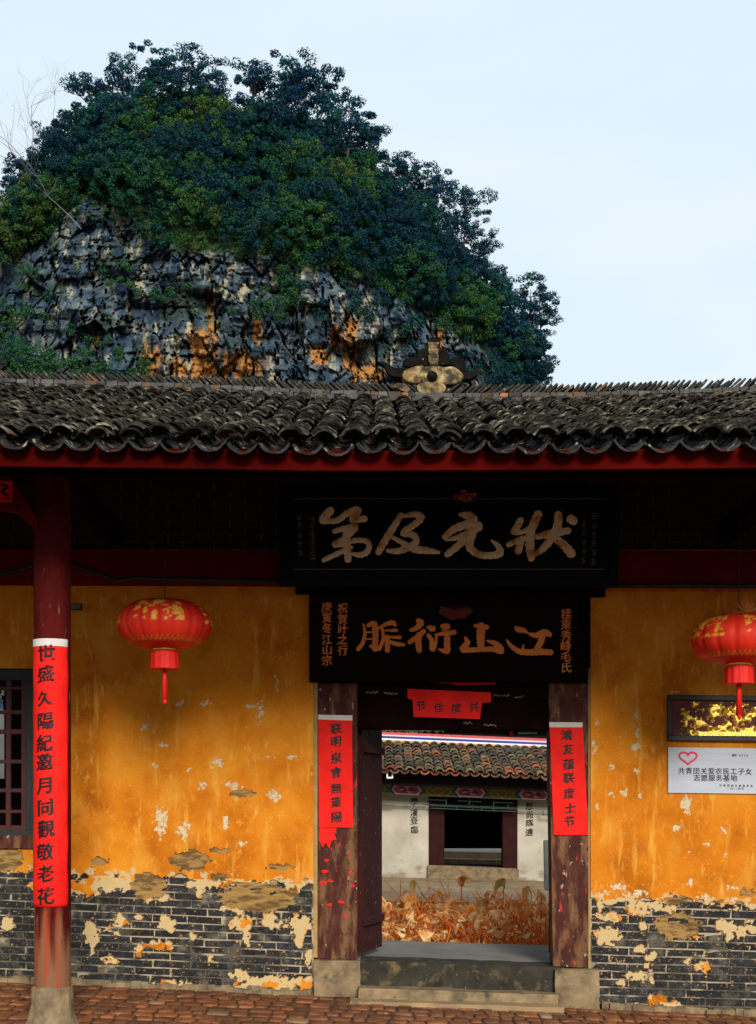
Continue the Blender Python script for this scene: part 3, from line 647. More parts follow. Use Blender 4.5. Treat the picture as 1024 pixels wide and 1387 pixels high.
def tile_geo(r, L, up=True, th=.014, seg=7, span=R(150), seed=0):
    """curved tile, axis along +Y, front end at y=0"""
    q = random.Random(seed); V = []
    for y, rs in ((0, 1.0), (L, .88)):
        for rad in (r * rs, r * rs - th):
            for k in range(seg + 1):
                w = -span / 2 + span * k / seg
                j = q.uniform(-.003, .003)
                V.append(((rad + j) * math.sin(w), y + q.uniform(-.005, .005), ((rad + j) * math.cos(w) - r * math.cos(span / 2)) * (1 if up else -1)))
    s = seg + 1; Fc = []
    for k in range(seg):
        Fc += [(k, k + 1, 2 * s + k + 1, 2 * s + k), (s + k, 3 * s + k, 3 * s + k + 1, s + k + 1), (k, s + k, s + k + 1, k + 1), (2 * s + k, 2 * s + k + 1, 3 * s + k + 1, 3 * s + k)]
    Fc += [(0, 2 * s, 3 * s, s), (seg, s + seg, 3 * s + seg, 2 * s + seg)]
    if not up: Fc = [f[::-1] for f in Fc]
    return V, Fc
def tile_set(r, L, up, m, n=6, **k):
    out = []
    for i in range(n):
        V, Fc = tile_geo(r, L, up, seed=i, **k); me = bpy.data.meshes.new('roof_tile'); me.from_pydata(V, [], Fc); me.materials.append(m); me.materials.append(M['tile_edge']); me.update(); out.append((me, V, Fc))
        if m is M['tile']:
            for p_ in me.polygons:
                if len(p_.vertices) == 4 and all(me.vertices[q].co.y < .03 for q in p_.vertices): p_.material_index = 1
    return out
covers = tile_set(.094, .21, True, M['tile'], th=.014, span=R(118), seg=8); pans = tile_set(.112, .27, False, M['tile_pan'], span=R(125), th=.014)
slope_a = math.atan2(roof_z(0, RYv) - roof_z(0, EYv), RYv - EYv)
PITCH = .204; ROWP = .125
items = []
nx = 48; rows = int((RYv - EYv) / (ROWP * math.cos(slope_a)))
for c in range(-nx // 2, nx // 2 + 1):
    for k in range(rows):
        y = EYv + .005 + k * ROWP * math.cos(slope_a)
        items.append(('c', c * PITCH + .06 + .012 * math.sin(k * .7 + c * 2.1), y, k)); items.append(('p', c * PITCH + .06 + PITCH / 2, y - .03, k))
def tile_matrix(t, x, y, k):
    lift = .034 if t == 'c' else -.032
    tilt = slope_a - R(8) + random.uniform(-.035, .035)
    if random.random() < .08: tilt -= .08
    return Matrix.Translation((x + random.gauss(0, .008), y + random.gauss(0, .014) - (.02 if k == 0 and t == 'p' else 0), roof_z(x, y) + lift + random.uniform(-.006, .012))) @ Matrix.Rotation(tilt, 4, 'X') @ Matrix.Rotation(random.gauss(0, .06), 4, 'Z') @ Matrix.Rotation(random.gauss(0, .10), 4, 'Y')
for t, protos, rowmax, name in (('c', covers, 99, 'roof_tile'), ('p', pans, 3, 'pan_tile')):
    its = [i for i in items if i[0] == t]
    v = [i for i in its if -12 < 512 + i[1] * F / i[2] < 1036 and i[3] < rowmax]; v.sort(key=lambda i: i[2]); s = set(v[:298]); rest = MB(); ei = []
    for i in its:
        Mx = tile_matrix(*i); me, tv, tf = random.choice(protos)
        if i in s: o = bpy.data.objects.new(name, me); o.matrix_world = Mx; link(o, roof)
        else:
            rest.add([Mx @ Vector(q) for q in tv], tf); ei += [p_.material_index for p_ in me.polygons]
    o = rest.build(name, covers[0][0].materials[0] if t == 'c' else M['tile_pan'], roof); o['kind'] = 'stuff'
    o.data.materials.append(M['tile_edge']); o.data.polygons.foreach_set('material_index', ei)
# rear slope of the roof, one joined part
rb = MB()
for c in range(-nx // 2, nx // 2 + 1):
    for k in range(6):
        x = c * PITCH + .06; y = RYv + .1 + k * .22; z = roof_z(x, RYv) - (y - RYv) * .36
        Mx = Matrix.Translation((x, y + .2, z)) @ Matrix.Rotation(math.pi, 4, 'Z') @ Matrix.Rotation(R(13), 4, 'X'); rb.add([Mx @ Vector(q) for q in covers[k % 6][1]], covers[k % 6][2])
rb.build('roof_tile', M['tile'], roof)['kind'] = 'stuff'
# ridge: two rows of blocks, then leaning tiles
ridge = empty('ridge'); ridge.parent = gate
def ridge_z(x): return EYE - (float(ridge_top_py(512 + x * F / RYv)) - HZ) * RYv / F
MB().add(*(lambda: ([(x, y, ridge_z(x) + z) for x in xs_ for y, z in ((RYv - .05, -.06), (RYv - .05, .08), (RYv + .12, .08), (RYv + .12, -.06))],
    [(i * 4 + a, i * 4 + (a + 1) % 4, i * 4 + 4 + (a + 1) % 4, i * 4 + 4 + a) for i in range(59) for a in range(4)]))()).build('ridge_core', M['stone_dark'], ridge)
for rr in range(2):
    x = -4.3
    while x < 4.3:
        w = random.uniform(.06, .14)
        o = bpy.data.objects.new('ridge_block', box_me('ridge_block', w * .90, .10, random.uniform(.034, .048), M['ridge_brick'], random.random(), .005))
        o.location = (x + w / 2, RYv - .06 - .02 * (1 - rr), ridge_z(x) + .004 + .050 * rr); o.rotation_euler = (0, random.gauss(0, .04), 0); link(o, ridge); x += w
rtm = [box_me('ridge_tile', .024, .17, .135, M['ridge_tile'], i, .004) for i in range(5)]
ocx = X(590, RYv); x = -4.45
while x < 4.45:
    if abs(x - ocx) > .16:
        o = bpy.data.objects.new('ridge_tile', random.choice(rtm)); sgn = -1 if x < ocx else 1
        o.location = (x, RYv + .02, ridge_z(x) + .125 + random.uniform(-.008, .012)); o.rotation_euler = (0, sgn * (R(50) + random.gauss(0, .07)), random.gauss(0, .05)); link(o, ridge)
    x += .056
# the ridge ornament
orn = empty('ridge_ornament'); orn.parent = gate
def op(cx_, cy_, pts): return [(500 + a / 6.024, 440 + b / 6.024) for a, b in pts]
def orn_part(name, pts, Y, D, m, bev=.012):
    q = catmull([(a, b, 0) for a, b in pts] + [(pts[0][0], pts[0][1], 0)], 4)[:-1]
    return ppoly([(500 + a / 6.024, 440 + b / 6.024) for a, b, _ in q], Y, D).build(name, m, orn, bevel=.035)
orn_part('petal', [(390, 490), (430, 470), (520, 460), (600, 475), (628, 510), (600, 555), (520, 575), (430, 560), (395, 530)], RYv - .10, .14, M['orn'])
orn_part('petal', [(370, 330), (440, 325), (470, 380), (450, 440), (400, 480), (320, 465), (270, 430), (280, 370)], RYv - .07, .14, M['orn'])
orn_part('petal', [(600, 345), (680, 335), (740, 370), (775, 420), (745, 460), (680, 485), (610, 480), (580, 430)], RYv - .072, .14, M['orn'])
orn_part('petal', [(440, 340), (520, 330), (610, 345), (640, 400), (610, 470), (520, 480), (440, 465), (410, 400)], RYv - .085, .14, M['orn'])
orn_part('wing', [(60, 300), (110, 298), (160, 325), (220, 350), (290, 345), (330, 380), (330, 455), (260, 430), (190, 415), (150, 385), (120, 330)], RYv - .05, .10, M['orn_dark'])
orn_part('wing', [(905, 338), (880, 352), (840, 375), (780, 385), (740, 360), (720, 400), (770, 445), (830, 437), (885, 405), (895, 370)], RYv - .05, .10, M['orn_dark'])
orn_part('scroll', [(270, 330), (280, 285), (330, 265), (390, 270), (400, 210), (460, 190), (500, 230), (520, 330), (400, 330), (330, 345)], RYv - .02, .10, M['orn_dark'])
orn_part('scroll', [(560, 330), (570, 210), (620, 200), (655, 250), (650, 290), (700, 262), (760, 275), (790, 320), (780, 370), (740, 375), (690, 330), (620, 325)], RYv - .02, .10, M['orn_dark'])
orn_part('cap', [(475, 155), (485, 110), (530, 97), (575, 112), (582, 150), (560, 170), (500, 170)], RYv - .06, .13, M['orn_dark'])
tot = MB()
for (yb, w) in ((160, 44), (185, 38), (210, 42), (238, 36), (262, 42), (290, 40), (315, 34)):
    tot.tube([P(500 + (525 - w) / 6.024, 440 + yb / 6.024, RYv - .05), P(500 + (525 + w) / 6.024, 440 + yb / 6.024, RYv - .05)], .024, 8)
tot.build('totem', M['orn'], orn, smooth=True)
c = P(500 + 515 / 6.024, 440 + 420 / 6.024, RYv - .11)
b = MB().lathe([(.055, 0), (.05, .015), (.028, .018), (.025, .035), (.01, .04)], 0, 0, 16)
b.v = [(c.x + x, c.y - z, c.z + y) for x, y, z in b.v]; b.build('boss', M['orn_dark'], orn, smooth=True)
ppoly([(566, 545), (608, 545), (611, 533), (562, 533)], RYv - .12, .16).build('ornament_foot', M['ridge_brick'], orn)
ppoly([(532, 524), (552, 532), (556, 527), (548, 519), (536, 519)], RYv - .12, .1).build('loose_stone', M['orn'], orn, bevel=.01)

# --- lattice window at the left
win = empty('window'); win.parent = gate
wy = WY + .06
for (a, c, d, e) in ((-116, 46, 905, 921), (-116, 46, 1124, 1137), (-116, -104, 921, 1124), (35, 46, 921, 1124)):
    pbox(a, c, d, e, wy, .09).build('frame', M['win_green'], win, bevel=.004)
pbox(-120, 50, 1130, 1148, WY - .03, .1, .01).build('window_sill', M['post'], win, bevel=.006)
for a in (-90, -76, -48, -34, 8, 29):
    pbox(a, a + 6, 921, 1124, wy + .02, .05).build('window_bar', M['win_red'], win)
for a, c in ((-104, -84), (-70, -42), (-28, 8), (14, 30)):
    for d in ((930, 934), (962, 967), (988, 994), (1029, 1034), (1068, 1073), (1097, 1101), (1118, 1124)):
        pbox(a, c, d[0], d[1], wy + .026, .04).build('window_bar', M['win_red'], win)

# ================================================================== THINGS ON THE GATE HOUSE
# column scroll
sc_ = empty('couplet_scroll', (0, 0, 0), 'long red paper strip with black brush characters wrapped round the porch column', 'scroll')
def cyl(px, py, h=0.0, R0=cr + .005):
    u = (px - 70.0) * CY / F; th = u / R0
    return Vector((cx + (R0 + h) * math.sin(th), CY - (R0 + h) * math.cos(th), Z(py, CY)))
def cyl_sheet(name, pxa, pxb, pya, pyb, m, h=0.0, jag=0):
    n = 22; k = 60; V = []
    for i in range(n + 1):
        for j in range(k + 1):
            a = pxa + (pxb - pxa) * i / n; bb = pya + (pyb - pya) * j / k
            V.append(cyl(a + (1.0 * math.sin(bb * .09) if i in (0, n) and jag else 0), bb, h + .0015 * math.sin(bb * .11 + a * .2)))
    o = np_mesh(name, [tuple(v) for v in V], grid_faces(n + 1, k + 1), m, sc_, smooth=True)
    s = o.modifiers.new('t', 'SOLIDIFY'); s.thickness = .001; return o
cyl_sheet('paper', 40, 100, 876, 1227, M['red_paper'], jag=1)
cyl_sheet('paper_edge', 40, 99, 868, 878, M['white_strip'], .003)
for i, (ch, y) in enumerate(zip('世盛久陽紀邀月同觀敬老花', (888.5, 916, 948, 979, 1007.5, 1034, 1064, 1094, 1123, 1153, 1183, 1212))):
    xo = (67, 67, 65, 66, 65, 64, 66, 66, 66, 66, 66, 66)[i]
    letter(ch, lambda u, v, y=y, xo=xo: cyl(xo + u, y - v, .0055), (24 if ch not in '久' else 21), M['ink'], sc_, i * 1.7, bold=.034, slant=.14, amp=.028)
# couplets on the door posts
def flatpaper(name, pts, Y, m, parent): return ppoly(pts, Y, .004).build(name, m, parent)
YP = WY + .012
cl = empty('door_couplet', (0, 0, 0), 'red paper couplet with seven characters on the left door post, torn at its foot', 'couplet')
flatpaper('paper', [(432, 1121), (478, 1121), (477, 974), (431, 974)], YP, M['red_paper'], cl)
flatpaper('paper_edge', [(431, 974.4), (477.4, 976), (477.4, 969), (431, 968)], YP - .004, M['white_strip'], cl)
flatpaper('torn_remnant', [(433, 1121.5), (456, 1121.5), (453, 1130), (456, 1137), (449, 1139), (446, 1150), (441, 1141), (437, 1148), (432, 1138)], YP + .002, M['red_paper'], cl)
for i, (ch, y) in enumerate(zip('联明泉會無重陽', (987, 1005, 1027, 1046, 1068, 1087, 1107))):
    letter(ch, lambda u, v, y=y: P(455 + u, y - v, YP - .003), 15.5, M['ink'], cl, i * 2.3, bold=.040, slant=.12, amp=.026)
cr_ = empty('door_couplet', (0, 0, 0), 'red paper couplet with seven characters on the right door post, slanting a little', 'couplet')
flatpaper('paper', [(750, 1131), (797, 1131), (789.5, 984), (744.5, 984)], YP, M['red_paper'], cr_)
flatpaper('paper_edge', [(744, 985), (789, 985), (789, 978.5), (744, 978)], YP - .004, M['white_strip'], cr_)
for i, (ch, y, x) in enumerate(zip('鴻友蕴联度士节', (996, 1015, 1035.6, 1054, 1075, 1095, 1113), (767, 769, 770, 770, 771, 772, 771))):
    letter(ch, lambda u, v, y=y, x=x: P(x + u, y - v, YP - .003), 15.5, M['ink'], cr_, i * 2.9, bold=.040, slant=.12, amp=.026)
for k, (px, py, s_) in enumerate(((440, 1180, 5), (438, 1196, 6), (447, 1193, 4), (475, 1182, 4), (463, 1222, 5), (446, 1226, 4), (478, 1200, 3), (467, 1240, 4), (443, 1165, 4))):
    q = random.Random(k); pts = [(px + s_ * q.uniform(.6, 1.2) * math.cos(w), py - s_ * .6 * q.uniform(.3, 1.3) * math.sin(w)) for w in np.linspace(0, 5.6, 8)]
    ppoly(pts, YP + .012 + .0003 * k, .003).build('paper_scrap', M['red_paper'], cl)
# red notice over the door
nt_ = empty('door_notice', (0, 0, 0), 'small red paper banner with four characters pasted on the lintel above the doorway', 'notice')
YN = WY + .03
flatpaper('paper', [(560, 971), (650, 974), (653, 952), (665, 951), (665, 938), (552, 933), (552, 946), (559, 948)], YN, M['red_paper'], nt_)
for i, (ch, x, y) in enumerate(zip('节佳度共', (569.5, 594, 618, 642), (956, 958.5, 959, 957.5))):
    letter(ch, lambda u, v, y=y, x=x: P(x + u, y - v, YN - .003), 14, M['ink'], nt_, i * 3.1, bold=.03)
flatpaper('torn_strip', [(577, 924), (612, 926), (618, 928), (671, 927), (671, 923), (632, 922), (600, 920), (578, 920)], WY + .03, M['red_paper'], nt_)
for k, (a, c, y) in enumerate(((496, 512, 938), (520, 538, 939), (668, 690, 942), (697, 709, 944), (655, 672, 982), (628, 640, 979))):
    q = random.Random(k + 50); n = 10
    tp = [(a + (c - a) * i / n, y + q.uniform(-2.5, 1)) for i in range(n + 1)]; bt = [(x, yy_ + q.uniform(.6, 2.2)) for x, yy_ in tp][::-1]
    ppoly(bt + tp[::-1][::-1], WY + .046, .002).build('paper_scrap', M['stone'], nt_)

# upper plaque (tilted forward)
Y1 = 11.55
pl = empty('name_plaque', tuple(P(607, 795, Y1)), 'large black lacquered plaque with four pale gilt brush characters, higher of the two boards', 'plaque', rot=(R(9), 0, 0))
k1 = Y1 / F
def L1(px, py, h=0): return Vector(((px - 607) * k1, -h, (795 - py) * k1))
def board(parent, pxa, pxb, pya, pyb, k, c0, m, mf, fw, dep=.05):
    a, b_ = (pxa - c0[0]) * k, (pxb - c0[0]) * k; t, bt = (c0[1] - pya) * k, (c0[1] - pyb) * k; w = fw * k
    MB().box(a + w, b_ - w, 0, dep, bt + w, t - w).build('board', m, parent)
    for q in ((a, b_, bt, bt + w), (a, b_, t - w, t)): MB().box(q[0], q[1], -.022, dep, q[2], q[3]).build('frame_rail', mf, parent, bevel=.006)
    for q in ((a, a + w), (b_ - w, b_)): MB().box(q[0], q[1], -.022, dep, bt + w + .001, t - w - .001).build('frame_rail', mf, parent, bevel=.006)
board(pl, 378, 836, 662, 795, k1, (607, 795), M['plaque'], M['plaque'], 12)
MB().add([L1(398, 772, .003), L1(818, 772, .003), L1(818, 770.8, .003), L1(398, 770.8, .003)], [(0, 1, 2, 3)]).build('fine_line', M['dim_char'], pl)
MB().add([L1(398, 679, .003), L1(818, 679, .003), L1(818, 678, .003), L1(398, 678, .003)], [(0, 1, 2, 3)]).build('fine_line', M['dim_char'], pl)
S1 = [[[(130, 80, 62), (90, 125, 66), (70, 155, 50), (120, 160, 40), (190, 150, 45), (260, 100, 50), (330, 70, 50)], [(345, 80, 50), (320, 115, 60), (300, 150, 48), (390, 140, 52)],
       [(160, 235, 36), (230, 215, 44), (325, 200, 46), (270, 255, 58), (225, 300, 50), (160, 335, 46), (225, 330, 40)],
       [(240, 320, 38), (330, 302, 40), (405, 308, 42), (428, 345, 42), (405, 395, 46), (350, 412, 42), (290, 400, 22)], [(250, 240, 50), (255, 350, 58), (265, 445, 54)], [(290, 355, 30), (200, 395, 40), (80, 450, 36)]],
      [[(670, 115, 44), (610, 210, 52), (545, 310, 56), (500, 390, 52)], [(700, 120, 30), (775, 108, 45), (825, 130, 56), (780, 180, 50), (705, 228, 48), (690, 255, 40), (765, 262, 50), (788, 310, 50), (740, 350, 56), (650, 383, 48), (570, 380, 30)], [(610, 280, 30), (700, 330, 42), (780, 368, 58), (880, 380, 50), (960, 392, 28)]]]
S2 = [[[(165, 225, 25), (225, 235, 56), (268, 255, 40)], [(60, 375, 40), (130, 322, 52), (225, 292, 58), (300, 305, 50), (240, 342, 50), (140, 383, 34), (70, 392, 26)], [(240, 350, 58), (160, 430, 50), (80, 495, 44)], [(250, 350, 60), (232, 440, 55), (290, 492, 48), (370, 503, 46), (440, 488, 54), (430, 440, 40), (385, 402, 16)]],
      [[(582, 265, 46), (552, 320, 50), (535, 345, 40), (590, 345, 32), (640, 322, 38)], [(702, 225, 56), (672, 290, 60), (652, 360, 58), (650, 450, 60), (660, 520, 50)], [(500, 430, 34), (570, 402, 44), (640, 378, 38)], [(590, 405, 44), (570, 470, 50)],
       [(840, 230, 55), (838, 290, 58), (800, 380, 58), (740, 455, 48), (685, 497, 30)], [(700, 375, 40), (800, 352, 54), (910, 335, 46)], [(805, 375, 48), (880, 430, 58), (935, 490, 62)], [(935, 262, 72)]]]
for g in S1: strokes_mesh(g, lambda x, y, h: L1(425 + x / 5.69, 680 + y / 5.69, h + .002), M['gold_char'], pl)
for g in S2: strokes_mesh(g, lambda x, y, h: L1(590 + x / 5.12, 655 + y / 5.12, h + .002), M['gold_char'], pl, seed=2)
def scribble(cx_, cy_, s, seed, place, m, parent):
    q = random.Random(seed); st = []
    for k in range(3): y = cy_ - s * .4 + k * s * .4 + q.uniform(-.1, .1) * s; st.append([(cx_ - s * q.uniform(.25, .5), y, s * .13), (cx_ + s * q.uniform(.25, .5), y - s * .08, s * .13)])
    st.append([(cx_ + q.uniform(-.2, .2) * s, cy_ - s * .5, s * .14), (cx_ + q.uniform(-.3, .3) * s, cy_ + s * .5, s * .12)])
    return strokes_mesh(st, place, m, parent, .001, name='small_character', seed=seed)
for i in range(6): scribble(424, 706 + i * 10, 8, i, lambda x, y, h: L1(x, y, h + .002), M['dim_char'], pl)
for i in range(5): scribble(407, 702 + i * 12, 7, i + 20, lambda x, y, h: L1(x, y, h + .002), M['dim_char'], pl)
for i in range(6): scribble(803, 702 + i * 12, 8, i + 40, lambda x, y, h: L1(x, y, h + .002), M['dim_char'], pl)
for i in range(5): scribble(789, 712 + i * 12, 7, i + 60, lambda x, y, h: L1(x, y, h + .002), M['dim_char'], pl)
# flower knot at the top rail of the plaque
fk = empty('flower_knot', tuple(pl.matrix_basis @ L1(627, 678, .04)), 'crumpled red and gold cloth flower knot fixed to the top rail of the upper plaque', 'flower knot')
fm = MB()
for k in range(16):
    w = random.uniform(0, 6.28); rr_ = random.uniform(0, 1); cx_, cz_ = math.cos(w) * rr_ * .085, math.sin(w) * rr_ * .045 + .004
    pts = [(cx_ + .03 * math.cos(a) * random.uniform(.6, 1.3), -.02 * random.random() - .03, cz_ + .022 * math.sin(a) * random.uniform(.6, 1.3)) for a in np.linspace(0, 5.2, 6)]
    fm.add(pts + [(cx_, .02, cz_)], [(i, (i + 1) % 6, 6) for i in range(6)])
fm.build('petal_cluster', M['flower'], fk)

# lower plaque
Y2 = WY - .04
p2 = empty('name_board', tuple(P(607, 925, Y2)), 'brown black board with four orange painted characters, lower of the two boards over the doorway', 'plaque', rot=(R(3), 0, 0))
k2 = Y2 / F
def L2(px, py, h=0): return Vector(((px - 607) * k2, -h, (925 - py) * k2))
board(p2, 419, 794, 806, 924, k2, (607, 925), M['plaque2'], M['dark_wood'], 8, .06)
S3 = [[[(122, 112, 20), (136, 200, 30), (115, 290, 40), (72, 348, 40)], [(165, 125, 34), (225, 110, 58), (238, 220, 58), (232, 310, 58), (240, 350, 52), (185, 318, 20)], [(150, 190, 18), (215, 185, 18)], [(150, 255, 16), (215, 250, 16)],
       [(270, 147, 26), (340, 112, 42), (400, 98, 46), (425, 122, 30)], [(300, 150, 28), (312, 250, 34), (275, 345, 40)], [(330, 172, 18), (435, 170, 34)], [(350, 235, 44), (352, 360, 50)], [(370, 235, 22), (470, 238, 36)], [(360, 275, 26), (430, 298, 42), (505, 308, 32)]],
      [[(645, 80, 48), (672, 102, 60), (625, 150, 48), (575, 168, 34)], [(695, 182, 48), (640, 230, 48), (565, 282, 46)], [(652, 215, 58), (647, 300, 58), (655, 360, 52)], [(745, 142, 40), (795, 155, 46), (765, 168, 30)], [(742, 218, 38), (775, 270, 46), (780, 350, 52), (812, 300, 28), (820, 210, 22)],
       [(875, 130, 42), (930, 135, 50), (880, 168, 24)], [(812, 212, 24), (900, 200, 42), (990, 190, 46)], [(920, 200, 58), (920, 300, 58), (918, 368, 58), (840, 350, 18)]]]
S4 = [[[(235, 128, 34), (290, 132, 52), (345, 142, 48)], [(290, 135, 80), (288, 240, 78), (290, 345, 60)], [(140, 240, 24), (160, 290, 56), (115, 352, 56), (200, 357, 48), (300, 352, 48), (400, 350, 50), (475, 368, 56)], [(350, 272, 20), (420, 292, 50), (475, 340, 60), (490, 375, 44)]],
      [[(622, 140, 26), (645, 162, 56), (700, 172, 46), (738, 198, 18)], [(760, 208, 34), (820, 218, 52), (895, 190, 62), (945, 210, 50)], [(880, 200, 64), (862, 280, 62), (825, 345, 56)], [(538, 262, 18), (580, 320, 40), (660, 372, 52), (760, 380, 60), (860, 375, 60), (955, 380, 56)], [(700, 305, 8), (690, 355, 36)]]]
for g in S3: strokes_mesh(g, lambda x, y, h: L2(475 + x / 7.06, 830 + y / 7.06, h + .002), M['orange_char'], p2, .004)
for g in S4: strokes_mesh(g, lambda x, y, h: L2(610 + x / 7.06, 830 + y / 7.06, h + .002), M['orange_char'], p2, .004, seed=1)
def column_text(s, x, y0, y1, size, place, m, parent, seed=0, **kw):
    for i, ch in enumerate(s):
        y = y0 + (y1 - y0) * i / (len(s) - 1); letter(ch, lambda u, v, y=y: place(x + u, y - v, .003), size, m, parent, seed + i * 1.9, **kw)
column_text('庚寅冬江山宗', 443, 823, 895, 14.5, L2, M['orange_char'], p2, 1, bold=.02)
column_text('祝賀叶之行', 464, 825, 881, 14.5, L2, M['orange_char'], p2, 5, bold=.02)
column_text('桂東秀峰毛氏', 766, 832, 904, 15, L2, M['orange_char'], p2, 9, bold=.02)
MB().add([L2(596, 822, .02), L2(634, 822, .02), L2(640, 828, .02), L2(630, 838, .02), L2(610, 841, .02), L2(594, 832, .02), L2(615, 828, .05)], [(i, (i + 1) % 6, 6) for i in range(6)]).build('ribbon_knot', M['maroon'], p2)

# lanterns
def lantern(px, py, Y, label, rx=64, ry=34, rot=0):
    c = P(px, py, Y); k = Y / F; a, b_ = rx * k, ry * k
    root = empty('lantern', tuple(c), label, 'lantern', 'red palace lanterns hanging under the eaves', rot=(0, 0, rot))
    nu, nv = 192, 56; V = []; g = []
    U = np.linspace(0, 2 * np.pi, nu, endpoint=False)[:, None]; W = np.linspace(-.47 * np.pi, .47 * np.pi, nv)[None, :]
    rr_ = (1 - .022 * np.abs(np.sin(U * 8)) ** .5 * 0 - .030 * np.abs(np.cos(U * 8)) ** 7) * (np.abs(np.cos(W)) ** .72)
    x = a * rr_ * np.cos(U); y = a * rr_ * np.sin(U); z = b_ * np.sin(W) * (1 + 0 * U)
    V = np.stack([x, y, z], -1).reshape(-1, 3)
    lon = (U / (2 * np.pi) * 4) % 1; lat = W / (np.pi / 2) + 0 * U
    n_ = fbm(U * 9 + 0 * W, W * 9 + 0 * U, 3, 4); inpan = (np.abs(lon - .5) < .36) & (lat > -.05) & (lat < .60)
    strip = (np.abs(lon - .5) < .36) & (lat > .34) & (lat < .52)
    gold = np.where(inpan, np.clip((n_ - .50) * 14, 0, 1), 0); gold = np.maximum(gold, np.where(strip, np.clip((n_ - .44) * 20, 0, 1), 0))
    low = np.abs(lat + .50 + .04 * np.sin(U * 48)) < .035
    gold = np.maximum(gold, low * .45)
    i = np.arange(nu)[:, None] * nv + np.arange(nv - 1)[None, :]; j = ((np.arange(nu) + 1) % nu)[:, None] * nv + np.arange(nv - 1)[None, :]
    Q = np.stack([i.ravel(), j.ravel(), j.ravel() + 1, i.ravel() + 1], 1)
    np_mesh('shade', V, Q, M['lantern'], root, smooth=True, attrs={'gold': gold.ravel()})
    MB().lathe([(.075 * 1.3, -b_ - .012), (.10, -b_ - .005), (.105, -b_ + .02), (.09, -b_ + .03)], 0, 0, 24).build('gold_ring', M['gold'], root, smooth=True)
    MB().lathe([(.085, b_ - .015), (.09, b_ + .004), (.05, b_ + .016)], 0, 0, 24).build('gold_cap', M['gold'], root, smooth=True)
    MB().lathe([(.118, -b_ - .155), (.112, -b_ - .02), (.09, -b_ - .008)], 0, 0, 64, lambda w, z: .035 * math.sin(32 * w) + .02 * math.sin(13 * w)).build('fringe', M['fringe'], root)
    MB().tube([(0, 0, -b_ - .13), (0, 0, -b_ - .2), (0, 0, -b_ - .40)], [.022, .020, .026], 8).build('tassel', M['fringe'], root, smooth=True)
    MB().tube([(0, 0, -b_ - .40), (.004, 0, -b_ - .44)], [.024, .005], 8).build('tassel_tip', M['fringe'], root, smooth=True)
    MB().tube([(0, 0, b_), (0, 0, 4.40 - c.z)], .004, 5).build('hanging_wire', M['frame_black'], root)
    return root
lantern(223, 846, 10.55, 'red and gold oblate lantern hanging between the porch column and the plaques', rot=R(-45))
l2 = lantern(1001, 866, 10.55, 'red and gold oblate lantern at the right edge above the gilt carved panel', rot=R(-20))
b = MB()
for k in range(5):
    w = .2 + k * .5; b.add([(.05, -.05, .2), (.05 + .09 * math.cos(w), -.06, .2 + .10 * math.sin(w)), (.05 + .07 * math.cos(w + .4), -.03, .2 + .11 * math.sin(w + .4))], [(0, 1, 2)])
b.build('paper_bow', M['flower'], l2)

# gilt carved panel and steel sign
gp = empty('gilt_panel', (0, 0, 0), 'black framed panel with gilt carved figures, hung above the silver sign', 'picture')
YG = WY - .05
for (a, c, d, e) in ((905, 1050, 941, 948), (905, 1050, 996, 1003), (905, 911, 948, 996), (1043, 1050, 948, 996)):
    pbox(a, c, d, e, YG, .05, .01).build('frame_rail', M['frame_black'], gp, bevel=.004)
pbox(911, 1043, 948, 997, YG + .03, .015, .01).build('backing', M['maroon'], gp)
nu, nv = 150, 60; px = np.linspace(922, 1040, nu)[:, None] + 0 * np.zeros((1, nv)); py = np.linspace(950, 996, nv)[None, :] + 0 * px
f1 = fbm(px * .085, py * .15, 31, 4) + .5 * (vnoise(px * .3, py * .3, 40) - .5) - .35 * np.clip(np.hypot((px - 985) / 55, (py - 974) / 24) - .8, 0, 2)
f1 = np.where((py > 990) & (px > 945), .7, f1)
relief = np.clip((f1 - .46) * .35, -.006, .028)
V = np.stack([(px - 512) * YG / F, YG + .026 - relief, EYE - (py + .01 * (px - 911) - HZ) * YG / F], -1).reshape(-1, 3)
np_mesh('carved_relief', V, grid_faces(nu, nv)[:, ::-1], M['gold'], gp, smooth=True)
ss = empty('steel_sign', (0, 0, 0), 'silver metal sign with a red heart outline and black characters on the ochre wall', 'sign')
pbox(905, 1052, 1012, 1074, WY - .02, .012, .012).build('plate', M['silver'], ss, bevel=.003)
YS = WY - .0225
h = []
for t in np.linspace(.06, 2 * math.pi - .06, 30):
    hx = 16 * math.sin(t) ** 3; hy = 13 * math.cos(t) - 5 * math.cos(2 * t) - 2 * math.cos(3 * t) - math.cos(4 * t); h.append((932 + hx * .75, 1026 - hy * .58, 2.6))
strokes_mesh([h], lambda x, y, q: P(x, y, YS - q * .3), M['pink'], ss, .002, name='heart')
def row_text(s, x0, x1, y, size, Y, m, parent, seed=0, bold=.01, slope=.012, amp=.01, slant=0):
    for i, ch in enumerate(s):
        x = x0 + (x1 - x0) * i / (len(s) - 1)
        if ch == ' ': continue
        letter(ch, lambda u, v, x=x: P(x + u, y + slope * (x - x0) - v, Y), size, m, parent, seed + i, bold=bold, amp=amp, slant=slant)
row_text('共青团关爱农民工子女', 923, 1014, 1044, 9.5, YS, M['ink'], ss, 1, .015)
row_text('志愿服务基地', 944, 994, 1053.5, 9.5, YS, M['ink'], ss, 3, .015)
row_text('编号：N226', 993, 1013, 1023, 3.6, YS, M['ink'], ss)
row_text('共青团桂东县委员会', 976, 1018, 1064, 3.6, YS, M['ink'], ss)
row_text('2011年4月', 990, 1006, 1068, 3.2, YS, M['ink'], ss)
